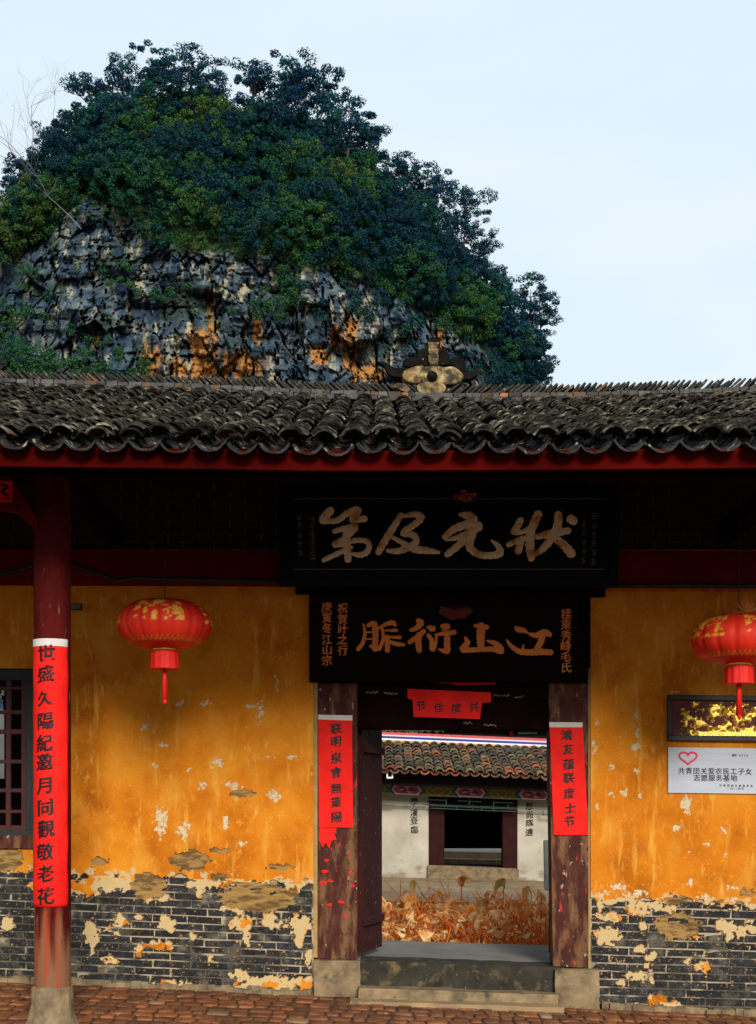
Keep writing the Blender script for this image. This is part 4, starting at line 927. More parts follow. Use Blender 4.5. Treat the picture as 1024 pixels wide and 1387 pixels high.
# wall lamp and cables
wl = empty('wall_lamp', tuple(P(104, 822, WY - .14)), 'small dark floodlight on the upper wall just right of the porch column', 'lamp')
MB().box(-.05, .05, -.03, .03, -.03, .03).build('housing', M['frame_black'], wl, bevel=.01)
MB().box(-.04, .04, -.045, -.031, -.026, .02).build('lens', M['dim_char'], wl, bevel=.004)
MB().tube([(0, .02, 0), (0, .14, .03)], .012, 6).build('bracket', M['frame_black'], wl)
cb = empty('cable_pipe', (0, 0, 0), 'dull green pipe running along the underside of the wall beam', 'pipe')
YC = WY - .19
MB().tube([P(-120, 800, YC), P(0, 779, YC), P(50, 765, YC), P(95, 764, YC), P(130, 776, YC), P(160, 787, YC), P(180, 783, YC), P(240, 785, YC), P(385, 787, YC)], .018, 8).build('pipe_run', M['cable'], cb, smooth=True)
MB().tube([P(800, 793, YC), P(930, 793, YC), P(1300, 796, YC)], .018, 8).build('pipe_run', M['cable'], cb, smooth=True)

# ================================================================== COURTYARD
cy_ = MB().add([(-9, 15.6, -.02), (12, 15.6, -.30), (12, 34, -.30), (-9, 34, -.02)], [(0, 1, 2, 3)])
pond = MB().box(-1.6, 6, 14.3, 21.2, -.15, .03).build('pond_bed', M['soil']); tag(pond, kind='structure')
pk = MB().add([(-3, 14.06, .22), (7, 14.06, .0), (7, 14.3, .0), (-3, 14.3, .22), (-3, 14.06, -.3), (7, 14.06, -.3), (7, 14.3, -.3), (-3, 14.3, -.3)], [(0, 1, 2, 3), (4, 5, 1, 0), (3, 2, 6, 7)]).build('pond_kerb', M['slab']); tag(pk, kind='structure')
t1 = rough_block('terrace', ppoly([(300, 1236), (900, 1250), (900, 1227), (300, 1217)], 21.3, 2.4), M['concrete_step'], None, amp=.03); tag(t1, kind='structure')
t2 = rough_block('terrace', ppoly([(300, 1212), (900, 1228), (900, 1218), (300, 1203)], 24, 6.2), M['concrete_step'], None, amp=.02); tag(t2, kind='structure')
for sx in (-5.2, 9.5):
    w = MB().box(sx, sx + .25, 15.7, 28, -.3, 3.0).build('courtyard_wall', M['white_wall']); tag(w, 'white rendered side wall closing the %s of the inner courtyard' % ('left' if sx < 0 else 'right'), 'wall')

HY = 30.0; hs = .040
hall = empty('courtyard_hall', (0, 0, 0), 'low white walled hall with tiled roof seen through the doorway across the courtyard', 'building')
def hb(name, a, c, d, e, Y, D, m, par=None, sl=hs, bev=0):   # pixel rows are given at px=512
    return pbox(a, c, d + sl * (a - 512), e + sl * (a - 512), Y, D, sl).build(name, m, par or hall, bevel=bev)
def whitewall(a, c):
    nu, nv = 60, 60; px = np.linspace(a, c, nu)[:, None] + np.zeros((1, nv)); t = np.linspace(0, 1, nv)[None, :] + 0 * px; py = 1066 + t * (1200 - 1066) + hs * (px - 512)
    V = np.stack([(px - 512) * HY / F, HY + 0 * px, EYE - (py - HZ) * HY / F], -1).reshape(-1, 3)
    low = np.clip((t - .80) * 5 + (fbm(px * .09, py * .15, 61) - .5) * 2.6, 0, 1) * .85
    o = np_mesh('white_wall', V, grid_faces(nu, nv)[:, ::-1], M['white_wall'], hall, attrs={'low': low.ravel()})
whitewall(330, 581); whitewall(701, 900)
hb('wall_core', 330, 580, 1066, 1200, HY + .02, .3, M['white_wall']); hb('wall_core', 702, 900, 1066, 1200, HY + .02, .3, M['white_wall'])
jl = hb('door_jamb', 581, 602, 1078, 1169, HY - .05, .4, M['jamb'], bev=.01); hb('door_jamb', 681, 701, 1078, 1169, HY - .05, .4, M['jamb'], bev=.01)
hb('door_head', 581, 701, 1078, 1090, HY + .02, .3, M['far_dark'])
hb('door_stone', 579, 703, 1169, 1193, HY - .12, .55, M['stone'], bev=.02)
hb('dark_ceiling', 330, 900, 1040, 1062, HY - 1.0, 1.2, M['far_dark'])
# hall interior: dark box, back wall hung low as a dark screen, lit court showing beneath
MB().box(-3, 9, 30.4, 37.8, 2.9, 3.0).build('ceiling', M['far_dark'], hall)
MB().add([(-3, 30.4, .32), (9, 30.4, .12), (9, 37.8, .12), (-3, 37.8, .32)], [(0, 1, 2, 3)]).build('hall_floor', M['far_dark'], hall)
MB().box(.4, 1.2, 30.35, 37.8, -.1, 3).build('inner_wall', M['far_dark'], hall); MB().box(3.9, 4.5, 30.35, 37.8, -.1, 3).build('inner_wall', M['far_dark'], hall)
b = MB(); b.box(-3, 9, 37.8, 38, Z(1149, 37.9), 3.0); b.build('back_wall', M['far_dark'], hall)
rs = empty('stone_steps', (0, 0, 0), 'sunlit worn stone steps seen through the dark far doorway', 'steps')
ppoly([(560, 1163), (720, 1167), (720, 1156), (560, 1152)], 40.5, .6).build('step', M['concrete_step'], rs)
ppoly([(560, 1172), (720, 1176), (720, 1166), (560, 1162)], 39.6, .8).build('step', M['stone'], rs)
ppoly([(500, 1153), (790, 1158), (790, 1147), (500, 1142)], 42, 3).build('step', M['glass_white'], rs)
# painted beam with medallions
pbm = hb('painted_beam', 330, 900, 1061, 1075.5, HY - .45, .14, M['p_olive'])
YB = HY - .455
def pm_(name, pts, m, k): return mesh_obj(name, [P(a, b_ + hs * (a - 512), YB - .004 * k) for a, b_ in pts], [tuple(range(len(pts)))], m, hall)
for c0 in (375, 463, 551, 637, 723, 810):
    pm_('medallion', [(c0 - 24, 1068.2), (c0 - 18, 1061.5), (c0 + 18, 1061.5), (c0 + 24, 1068.2), (c0 + 18, 1075), (c0 - 18, 1075)], M['p_blue'], 1)
    pm_('medallion', [(c0 - 21, 1068.2), (c0 - 15.5, 1062), (c0 + 15.5, 1062), (c0 + 21, 1068.2), (c0 + 15.5, 1074.5), (c0 - 15.5, 1074.5)], M['p_pale'], 2)
    pm_('medallion', [(c0 - 18, 1068.2), (c0 - 13, 1063), (c0 + 13, 1063), (c0 + 18, 1068.2), (c0 + 13, 1073.6), (c0 - 13, 1073.6)], M['p_red'], 3)
    for k in range(7):
        w = 2 * math.pi * k / 7; strokes_mesh([[(c0 + 11 * math.cos(w), 1068 + 3.8 * math.sin(w), 1.1), (c0 + 8 * math.cos(w + .5), 1068 + 3 * math.sin(w + .5), 1.6), (c0 + 4 * math.cos(w + .3), 1068 + 1.6 * math.sin(w + .3), 1)]],
            lambda x, y, h_: P(x, y + hs * (x - 512), YB - .018 - h_), M['p_pale'] if k % 2 else M['p_blue'], hall, .004, name='scroll_motif')
    q = c0 + 43
    for s_ in (1, -1):
        strokes_mesh([[(q, 1062.5, 1), (q + 7 * s_, 1068, 1.2), (q, 1074.5, 1)], [(q + 9 * s_, 1062.5, .9), (q + 16 * s_, 1068, 1), (q + 10 * s_, 1074.5, .9)]], lambda x, y, h_: P(x, y + hs * (x - 512), YB - .008 - h_), M['p_ochre'], hall, .004, name='line_motif')
    strokes_mesh([[(q, 1065, 2), (q + .5, 1068, 3), (q, 1071, 2)]], lambda x, y, h_: P(x, y + hs * (x - 512), YB - .012 - h_), M['p_red'], hall, .004, name='line_motif')
# lattice under the beam
for (a, c, y) in ((505, 535, 1090), (520, 581, 1085), (581, 604, 1081), (620, 652, 1081), (668, 695, 1081), (583, 700, 1089), (583, 700, 1092.5), (505, 755, 1087.5), (735, 755, 1095)):
    pbox(a, c, y - 1 + hs * (a - 512), y - .2 + hs * (a - 512), HY - .3, .03, hs).build('lattice_bar', M['green_lat'], hall)
for (a, d, e) in ((604, 1077, 1089), (635, 1077, 1085), (640, 1085, 1092), (668, 1077, 1092), (688, 1083, 1088), (588, 1085, 1089), (618, 1089, 1093), (652, 1087, 1092), (554, 1078, 1086), (735, 1089, 1096)):
    pbox(a, a + 1.1, d + hs * (a - 512), e + hs * (a - 512), HY - .3, .03).build('lattice_bar', M['green_lat'], hall)
# wall calligraphy
for i, (ch, y) in enumerate(zip('學漢登臨', (1086, 1101, 1112, 1124))): letter(ch, lambda u, v, y=y: P(561 + u, y - v, HY - .01), 11, M['ink'], hall, i, bold=.02)
for i, (ch, y) in enumerate(zip('恕尚隊違', (1092, 1104, 1115, 1127))): letter(ch, lambda u, v, y=y: P(717 + u, y - v, HY - .01), 11, M['ink'], hall, i + 7, bold=.02)
# fascia, gutter brackets, roof
HE, HR = 28.4, 31.6
def hroof(px_slope, y): 
    t = (y - HE) / (HR - HE); return t
def hz_(x, y):
    t = (y - HE) / (HR - HE); z0 = EYE - (1042.5 + hs * (x * F / HE) - HZ) * HE / F; z1 = EYE - (1004 + .040 * (x * F / HR) - HZ) * HR / F
    return z0 * (1 - t) + z1 * t
pbox(380, 880, 1042 + hs * (380 - 512), 1045 + hs * (380 - 512), HE + .03, .08, hs).build('fascia_board', M['fascia'], hall)
for (a, y) in ((528, 1050), (741, 1053)):
    g = empty('gutter_bracket'); g.parent = hall
    for (p, q, r_, s_) in ((a - 4.5, a - 2.5, y - 6, y + 4), (a + 2.5, a + 4.5, y - 6, y + 4), (a - 4.5, a + 4.5, y + 2.2, y + 4.5)): pbox(p, q, r_, s_, HE + .1 + .01 * (r_ > y), .05).build('bracket_bar', M['p_white'], g)
V = [(x, y, hz_(x, y) - .05) for x in (-2.2, 6) for y in (HE + .03, HR)]; np_mesh('roof_board', V, grid_faces(2, 2), M['far_dark'], hall)
ct = tile_set(.105, .5, True, M['tile_far'], 5, th=.03, seg=6); hroofo = empty('roof'); hroofo.parent = hall
pt = MB(); ha = math.atan2(hz_(0, HR) - hz_(0, HE), HR - HE); cnt = 0
for c in range(36):
    x = -1.9 + c * .215
    for k in range(9):
        y = HE + k * .36
        if y > HR - .05: continue
        Mx = Matrix.Translation((x + random.gauss(0, .006), y, hz_(x, y) + .02)) @ Matrix.Rotation(ha - R(7) + random.gauss(0, .02), 4, 'X') @ Matrix.Rotation(random.gauss(0, .03), 4, 'Z')
        me, tv, tf = random.choice(ct)
        if cnt < 298: o = bpy.data.objects.new('roof_tile', me); o.matrix_world = Mx; link(o, hroofo); cnt += 1
        else: pt.add([Mx @ Vector(q) for q in tv], tf)
        Mp = Matrix.Translation((x + .107, y, hz_(x, y) - .03)) @ Matrix.Rotation(ha - R(5), 4, 'X'); pt.add([Mp @ Vector((a, b_, -z + .03)) for a, b_, z in tv], tf)
pt.build('pan_tile', M['tile_far'], hroofo)['kind'] = 'stuff'
for (a, b_, m, k) in ((991, 994.5, 'p_red', 0), (994.5, 996.5, 'p_pale', 1), (996.5, 999.5, 'p_blue', 0), (999.5, 1001.5, 'p_white', 1), (1001.5, 1004.5, 'p_ochre', 2)):
    pbox(380, 900, a + .042 * (380 - 512), b_ + .042 * (380 - 512), HR - .05 - .01 * k, .2, .042).build('ridge_stripe', M[m], hall)
# building behind the hall
rh = empty('rear_hall', (0, 0, 0), 'dark timber upper hall with red posts just visible above the painted ridge', 'building')
RYY = 44
pbox(380, 900, 940, 1140, RYY, .3).build('wall', M['far_dark'], rh)
for a in (536, 590, 748, 690): pbox(a, a + (10 if a in (536, 748) else 5), 940, 1140, RYY - .3, .25).build('post', M['fascia'], rh)
pbox(380, 900, 979, 983, RYY - .35, .2, .02).build('rail', M['jamb'], rh)
for (a, c) in ((554, 566), (702, 728)): pbox(a, c, 985, 994, RYY - .15, .12).build('window', M['green_lat'], rh)
for k in range(9): pbox(592 + k * 10 + random.uniform(-2, 2), 597 + k * 10, 985 + random.uniform(-1, 2), 989 + random.uniform(-1, 1), RYY - .12, .1).build('carved_bit', M['p_ochre'], rh)
sr = MB()
for c in range(10):
    for k in range(4):
        Mx = Matrix.Translation((X(505, 36) + c * .2, 35.4 + k * .3, Z(994, 36) + .03 * k)) @ Matrix.Rotation(R(12), 4, 'X'); sr.add([Mx @ Vector(q) for q in ct[c % 5][1]], ct[c % 5][2])
sr.build('side_roof_tiles', M['tile_far'], rh)['kind'] = 'stuff'
pbox(290, 900, 880, 941, RYY - .8, 3).build('roof', M['tile'], rh)
# grey slab leaning at the right of the courtyard
sl_ = empty('stone_slab', (0, 0, 0), 'narrow upright grey green stone slab beside the right door post in the courtyard', 'slab')
ppoly([(738, 1206), (752, 1207), (751, 1137), (737, 1138)], 24.2, .15).build('slab_body', M['slab'], sl_, bevel=.02)

# ------------------------------------------------------------------ withered lotus
def lotus_leaf(seed, s=.098):
    q = random.Random(seed); nr, na = 4, 14; V = [(0, 0, 0)]; fold = q.uniform(.6, 1.5); ph = q.uniform(0, 6); nf = q.choice((2, 3, 4))
    for i in range(1, nr + 1):
        t = i / nr
        for k in range(na):
            w = 2 * math.pi * k / na; rr_ = s * t * (.62 + .38 * math.cos(nf * w + ph) * fold * .5 + q.uniform(-.07, .07)) * (1.05 - .15 * t)
            V.append((rr_ * math.cos(w), rr_ * math.sin(w) * .8, -s * t * t * (.75 + .45 * math.sin(nf * w + ph)) + q.uniform(-.012, .012)))
    Fc = [(0, 1 + k, 1 + (k + 1) % na) for k in range(na)]
    for i in range(nr - 1):
        a = 1 + i * na; Fc += [(a + k, a + na + k, a + na + (k + 1) % na, a + (k + 1) % na) for k in range(na)]
    me = bpy.data.meshes.new('leaf'); me.from_pydata(V, [], Fc); me.update(); return me
leaves = []
for i in range(7):
    me = lotus_leaf(i); me.materials.append(M['leaf_dry']); leaves.append(me)
lg = lotus_leaf(3, .12); lg.materials.append(M['leaf_green'])
def lotus(px, py, Y, s, label, group=None, green=False, seed=0):
    q = random.Random(seed); top = P(px, py, Y); base = Vector((top.x + q.uniform(-.12, .12), Y + q.uniform(-.1, .1), .02))
    root = empty('withered_lotus', tuple(base), label, 'plant', group)
    tp = top - base; mid = tp * .5 + Vector((q.uniform(-.08, .08), 0, 0))
    MB().tube([(0, 0, 0), mid, tp], [.010, .008, .006], 5).build('stalk', M['stem_dry'], root)
    o = bpy.data.objects.new('leaf', lg if green else q.choice(leaves)); o.location = tp; o.rotation_euler = (q.uniform(-.6, .6), q.uniform(-.6, .6), q.uniform(0, 6)); o.scale = (s, s, s * q.uniform(.8, 1.3)); link(o, root)
named = [(560, 1192, 15.8, .9, 'green tinged curled lotus leaf standing tall at the left of the dry bed', True), (625, 1187, 16.6, 1.1, 'reddish folded lotus leaf on a tall stalk below the far doorway', False),
         (683, 1190, 16.4, 1.2, 'yellowish lotus leaf held high, right of the far doorway sill', True), (714, 1200, 16.0, 1.2, 'pale crumpled lotus leaf standing highest near the right door post', False),
         (557, 1212, 15.6, 1.1, 'pale hanging lotus leaf just under the green tinged one', False), (551, 1232, 15.3, 1.0, 'cone shaped withered leaf at the left, halfway up the bed', False),
         (658, 1217, 15.8, 1.2, 'tan tent shaped lotus leaf in the middle of the bed', False), (712, 1217, 15.7, 1.3, 'broad buff lotus leaf drooping below the highest one at the right', False),
         (528, 1222, 15.2, 1.1, 'bent straw coloured leaf close to the open door leaf', False), (558, 1270, 14.8, 1.3, 'flat pale leaf lying at the front left edge of the bed', False),
         (582, 1240, 15.1, 1.2, 'starry crumpled leaf left of the bed centre', False), (546, 1271, 14.75, .7, 'small green leaf lying on the front edge of the bed', True)]
for i, (a, b_, Y, s, lab, g) in enumerate(named): lotus(a, b_, Y, s, lab, None, g, i)
mass = MB()
for k in range(250):
    Y = random.uniform(14.6, 18.5); px = random.uniform(450, 800); pymin = 1199 + (18.5 - Y) * 3.5; py = pymin + (1272 - pymin) * random.random() ** 1.0
    if Z(py, Y) < .08: continue
    if k % 5 > 1 and k % 3 != 1: continue
    if k % 5 > 1:      # the lesser leaves that no eye tells apart
        me = random.choice(leaves); sc3 = random.uniform(.7, 1.2)
        Mx = Matrix.Translation(P(px, py, Y)) @ Matrix.Rotation(random.uniform(0, 6.28), 4, 'Z') @ Matrix.Rotation(random.uniform(-.7, .7), 4, 'X') @ Matrix.Scale(sc3, 4)
        mass.add([Mx @ v.co for v in me.vertices], [tuple(f.vertices) for f in me.polygons]); continue
    lotus(px, py, Y, random.uniform(.7, 1.5), 'withered tan lotus leaf among the tangle of orange stalks in the courtyard bed', 'withered lotus in the courtyard bed', False, 100 + k)
tag(mass.build('lotus_leaf_mass', M['leaf_dry']), 'mass of smaller withered lotus leaves filling the courtyard bed', 'dry leaves', kind='stuff')
st = MB()
for k in range(1900):
    Y = random.uniform(14.45, 19); x = random.uniform(-1.2, 3.8); h = random.uniform(.12, .62) * (1.25 if random.random() < .1 else 1); lx = random.gauss(0, .2) * h * 2.2; ly = random.gauss(0, .1)
    bend = random.gauss(0, .08); w = random.uniform(.004, .008)
    st.tube([(x, Y, .0), (x + lx * .5 + bend, Y + ly * .5, h * .62), (x + lx, Y + ly, h if random.random() < .7 else h * .4)], [w, w, w * .6], 3, cap=False)
tag(st.build('dry_stalk_tangle', M['stem_dry']), 'dense tangle of orange dry lotus stalks filling the courtyard bed', 'dry stalks', kind='stuff')
lf = MB()
for k in range(2600):
    Y = random.uniform(14.45, 18); x = random.uniform(-1.2, 3.6); z = random.uniform(.04, .50); s = random.uniform(.02, .05); a = [Vector((random.gauss(0, s), random.gauss(0, s), random.gauss(0, s * .8))) for _ in range(4)]
    lf.add([Vector((x, Y, z)) + q for q in a], [(0, 1, 2), (0, 2, 3)])
tag(lf.build('leaf_litter', M['leaf_dry']), 'torn scraps of dry lotus leaf caught low among the stalks', 'dry leaves', kind='stuff')

# ================================================================== HILL
HYv = 150.0
top_px = [-400, -250, -100, 0, 40, 90, 160, 250, 330, 420, 500, 560, 620, 660, 700, 725, 745, 765]
top_py = [400, 340, 300, 305, 262, 190, 140, 125, 150, 160, 215, 275, 335, 395, 455, 520, 620, 800]
clf_px = [-400, 0, 70, 100, 125, 175, 210, 330, 400, 500, 560, 640, 700, 765]
clf_py = [400, 340, 312, 282, 262, 288, 330, 342, 348, 372, 412, 462, 520, 700]
def hill_depth(px, py):
    cl_ = np.interp(px, clf_px, clf_py); tp_ = np.interp(px, top_px, top_py)
    up = np.clip(cl_ - py, 0, 400) / 12.0
    Y = HYv + 22 * ((px - 300) / 460) ** 2 + up * .55
    Y = Y + 10 * np.clip((px - 560) / 200, 0, 1) ** 2 + 6 * (fbm(px * .012, py * .012, 91, 3) - .5)
    return Y
nu, nv = 560, 380
pu = np.linspace(-400, 764, nu)[:, None] + np.zeros((1, nv)); tt = np.linspace(0, 1, nv)[None, :] + 0 * pu
tp_ = np.interp(pu, top_px, top_py); py = tp_ + (1180 - tp_) * np.where(tt < .06, tt * .3, .018 + (tt - .06) / .94 * .982) ** 1.35
Yd = hill_depth(pu, py); cl_ = np.interp(pu, clf_px, clf_py)
rock = np.clip((py - cl_ + 8 * (fbm(pu * .06, py * .06, 71) - .5) * 4) / 10, 0, 1)
wx_ = pu + 20 * (fbm(pu * .03, py * .03, 50) - .5); wy_ = py + 14 * (fbm(pu * .03, py * .03, 51) - .5)
d1, d2, cid, ccx, ccy = voro(wx_ / 44, wy_ / 66, 5, .75); e1, e2, eid, ecx, ecy = voro(wx_ / 15, wy_ / 25, 15, .8); g1, g2, gid, gcx, gcy = voro(wx_ / 6, wy_ / 7, 25)
disp = (cid - .5) * 5.0 + ccx * (eid - .5) * 1 + (ccx * np.cos(cid * 40) + ccy * np.sin(cid * 40)) * 3.2 + (eid - .5) * 1.4 + (ecx * np.cos(eid * 50) + ecy * np.sin(eid * 50)) * 1.3 + (gid - .5) * .2 + (gcx * np.cos(gid * 60) + gcy * np.sin(gid * 60)) * .3
disp *= .62
disp += 1.5 * np.exp(-((d2 - d1) / .030) ** 2) + .8 * np.exp(-((e2 - e1) / .05) ** 2) + 3.5 * (fbm(pu * .012 + 3, py * .055, 37, 4) - .5) + 1.8 * (np.abs(fbm(pu * .04, py * .010, 38, 3) - .5) * 2 < .022)
Yd2 = Yd + disp * rock + (fbm(pu * .05, py * .05, 33) - .5) * 4 * (1 - rock) - 14 * 0
# roll the crest away from the viewer so the silhouette has thickness behind it
Yd2 = Yd2 + np.where(tt < .06, (1 - tt / .06) * 9, 0)
V = np.stack([(pu - 512) * Yd2 / F, Yd2, EYE - (py - HZ) * Yd2 / F], -1).reshape(-1, 3)
def blob(px, py, lst):
    m = np.zeros(px.shape)
    for a, b_, c, d in lst: m = np.maximum(m, np.exp(-(((px - a) / c) ** 2 + ((py - b_) / d) ** 2)))
    return m
orange = blob(pu, py, [(275, 480, 22, 45), (205, 490, 16, 25), (330, 495, 26, 26), (285, 410, 8, 26), (475, 475, 14, 38), (455, 455, 12, 18), (240, 500, 16, 16), (500, 505, 22, 16), (130, 460, 8, 14), (430, 480, 12, 14), (350, 450, 6, 20), (290, 520, 60, 8), (595, 470, 8, 20)])
st_ = fbm(pu * .16, py * .035, 81, 4); ora = np.clip((orange * 1.35 + (st_ - .5) * 1.2 + (eid - .5) * .5 - .50) * 4 * (orange > .12), 0, 1)
pale = np.clip(((fbm(pu * .17, py * .05, 83, 4) - .5) * 2 + (eid - .5) * .9 + .25 * blob(pu, py, [(130, 330, 60, 50), (350, 380, 150, 40), (450, 430, 60, 50), (230, 480, 40, 40)]) - .42) * 4, 0, 1)
crack_ = np.maximum(np.exp(-((d2 - d1) / .06) ** 2), .8 * np.exp(-((e2 - e1) / .08) ** 2))
moss = np.clip((fbm(pu * .035, py * .045, 85, 4) - .58) * 9, 0, 1) * .6
A = np.stack([ora, pale, np.maximum(moss, 1 - rock), np.ones_like(ora)], -1).reshape(-1, 4)
M['cliff'] = mat('karst_limestone', [(.013, .028, .054), (.042, .072, .100), (.15, .175, .165)], .5, 10, .95, .3, 1.0, spec=.05, dist=.06, rampw=(.34, .68), stretch=(1, 1, .45), layers=[
    (('lay', 'G'), (.33, .31, .22)), (('noise', .9, .60, .70, (1, 1, .3)), (.012, .024, .044)), (('lay', 'R'), (.36, .17, .05)), (('noise', 1.1, .56, .62, (1, 1, .35)), (.05, .06, .065)), (('noise', 1.6, .66, .7, (1, 1, .4)), (.26, .25, .2)), (('lay', 'B'), (.030, .050, .022))])
hill = np_mesh('karst_hill', V, grid_faces(nu, nv)[:, ::-1], M['cliff'], None, smooth=False, attrs={'lay': A})
tag(hill, kind='structure')

def leaf_cloud(C, rad, n, size, seed, flat=.8, jt=.12, tint=None):
    """n leaf quads in each blob; returns V,Q,tint"""
    g = np.random.default_rng(seed); C = np.asarray(C, float); m = len(C); rad = np.broadcast_to(np.asarray(rad, float), (m,))
    d = g.normal(size=(m, n, 3)); d /= np.linalg.norm(d, axis=-1, keepdims=True); rr_ = g.uniform(.35, 1, (m, n, 1)) ** .6
    pos = C[:, None, :] + d * rr_ * rad[:, None, None] * np.array([1, 1, flat])
    nrm = d + g.normal(size=d.shape) * .55 + np.array([0, 0, .3]); nrm /= np.linalg.norm(nrm, axis=-1, keepdims=True)
    a = np.cross(nrm, g.normal(size=d.shape)); a /= np.linalg.norm(a, axis=-1, keepdims=True); b = np.cross(nrm, a)
    s = size * g.uniform(.6, 1.3, (m, n, 1)); 
    Vq = np.stack([pos - a * s, pos - b * s * .55, pos + a * s, pos + b * s * .55], 2).reshape(-1, 3)
    Q = np.arange(len(Vq)).reshape(-1, 4)
    t = (tint if tint is not None else g.uniform(.2, .8, m))[:, None] + g.normal(size=(m, n)) * jt
    return Vq, Q, np.repeat(np.clip(t, 0, 1).ravel(), 4)
# undergrowth on the slopes: scrub close to the ground, then rounded bushes and small crowns standing out of it
g = np.random.default_rng(5); Cs = []; Rs = []; Ts = []
def tone(a, b_, tpv, clv): 
    u = (b_ - tpv) / max(20, clv - tpv); n_ = float(fbm(np.array(a * .02), np.array(b_ * .025), 99, 3))
    return .08 + .44 * u + (n_ - .5) * 1.4 - .22 * np.clip((a - 480) / 120, 0, 1)
while len(Cs) < 1500:
    a = g.uniform(-60, 750); tpv = np.interp(a, top_px, top_py); clv = np.interp(a, clf_px, clf_py); b_ = g.uniform(tpv + 2, max(tpv + 20, clv + 3))
    if b_ > 540: continue
    Cs.append(tuple(P(a, b_, float(hill_depth(np.array(a), np.array(b_))) - .5))); Rs.append(g.uniform(.5, 1.3)); Ts.append(np.clip(tone(a, b_, tpv, clv) - .12, 0, 1))  # scrub tinted darker to paint the shadow between the crowns
nb = 0
while nb < 300:
    a = g.uniform(-60, 750); tpv = np.interp(a, top_px, top_py); clv = np.interp(a, clf_px, clf_py); b_ = g.uniform(tpv + 6, max(tpv + 24, clv - 24))
    if b_ > 540: continue
    nb += 1; Rb = g.uniform(1.4, 3.8); c = np.array(P(a, b_, float(hill_depth(np.array(a), np.array(b_))) - Rb * .8)); t0 = tone(a, b_, tpv, clv) + g.normal() * .22
    for k in range(int(4 + Rb * Rb * 2.2)):
        d = g.normal(size=3); d /= np.linalg.norm(d); d[1] = -abs(d[1]) * .8; d[2] = d[2] * .8 + .15
        Cs.append(tuple(c + d * Rb * g.uniform(.75, 1.1))); Rs.append(g.uniform(.38, .85)); Ts.append(np.clip(t0 + .16 * d[2] * 0 + g.normal() * .06, 0, 1))
for (a, b_, n, s) in ((30, 485, 30, .9), (15, 465, 12, .8), (120, 505, 12, .8), (60, 505, 18, .8), (385, 400, 12, .8), (395, 380, 10, .8), (375, 425, 6, .7), (560, 440, 10, .8), (610, 490, 10, .8), (672, 500, 12, 1.0), (700, 515, 30, 1.0), (20, 370, 6, .8), (135, 290, 6, .5), (160, 380, 8, .6), (220, 400, 8, .6), (500, 420, 12, .8), (450, 400, 10, .7), (130, 480, 12, .8), (350, 420, 6, .6), (30, 420, 14, .8), (668, 450, 14, 1.0), (600, 410, 6, .7), (170, 505, 16, .8)):
    for k in range(n):
        aa = a + g.normal() * 18; bb = b_ + g.normal() * 11; Y = float(hill_depth(np.array(aa), np.array(bb))) - 2.2; Cs.append(tuple(P(aa, bb, Y))); Rs.append(g.uniform(.5, 1.3) * s); Ts.append(np.clip(g.normal() * .1 + (.50 if a < 450 else .22), 0, 1))
Vq, Q, T = leaf_cloud(Cs, Rs, 84, .15, 8, tint=np.array(Ts))
tag(np_mesh('undergrowth', Vq, Q, M['leaf_slope'], attrs={'tint': T}), 'dense green scrub covering the upper slopes and ledges of the limestone hill', 'undergrowth', kind='stuff')

# trees along the crest
def tree_geo(seed, H=9.0, W=4.2, ncl=42):
    q = random.Random(seed); m = MB(); tips = []
    lean = q.uniform(-.12, .12) * H; tr = [(0, 0, -1.5), (lean * .2, 0, H * .18), (lean * .6, 0, H * .38), (lean, 0, H * .62), (lean * 1.1, 0, H * .82)]
    m.tube(tr, [.20, .16, .12, .08, .03], 7)
    for k in range(11):
        t = q.uniform(.2, .8); s = Vector((lean * t, 0, H * t * .95)); w = 2 * math.pi * k / 11 + q.uniform(-.3, .3); L = W * q.uniform(.55, 1.0) * (1.15 - t * .5)
        e = s + Vector((math.cos(w) * L, math.sin(w) * L * .8, L * q.uniform(.25, .8))); mid = (s + e) / 2 + Vector((q.uniform(-.3, .3), q.uniform(-.3, .3), q.uniform(-.5, .2)))
        m.tube([s, mid, e], [.09, .055, .02], 5); tips.append(e); tips.append(mid + Vector((0, 0, .4)))
        for j in range(2):
            f = mid.lerp(e, q.uniform(.2, .9)) + Vector((q.uniform(-1.2, 1.2), q.uniform(-1.2, 1.2), q.uniform(.1, 1.3))); m.tube([mid.lerp(e, .3), f], [.04, .015], 4); tips.append(f)
    while len(tips) < ncl + 12: 
        w = q.uniform(0, 6.28); rr_ = q.random() ** .5; z = q.uniform(-.9, 1); rho = W * rr_ * math.sqrt(max(.05, 1 - z * z)); tips.append(Vector((lean + rho * math.cos(w), rho * math.sin(w) * .8, H * .66 + z * H * .34)))
    n = len(tips); rad = [q.uniform(.45, 1.05) for _ in tips]
    Vq, Q, T = leaf_cloud([tuple(t) for t in tips], rad, 88, .16, seed, flat=.62, tint=np.array([q.uniform(.05, .75) for _ in tips]), jt=.15)
    return m, (Vq, Q, T)
tproto = []
for s in range(6):
    m, (Vq, Q, T) = tree_geo(s + 3, W=(4.2, 3.4, 5.0, 3.8, 4.6, 3.0)[s], ncl=(46, 38, 54, 40, 50, 34)[s])
    a = m.build('trunk', M['bark']); b_ = np_mesh('crown', Vq, Q, M['leaf_ridge'], attrs={'tint': T}); tproto.append((a.data, b_.data)); bpy.data.objects.remove(a); bpy.data.objects.remove(b_)
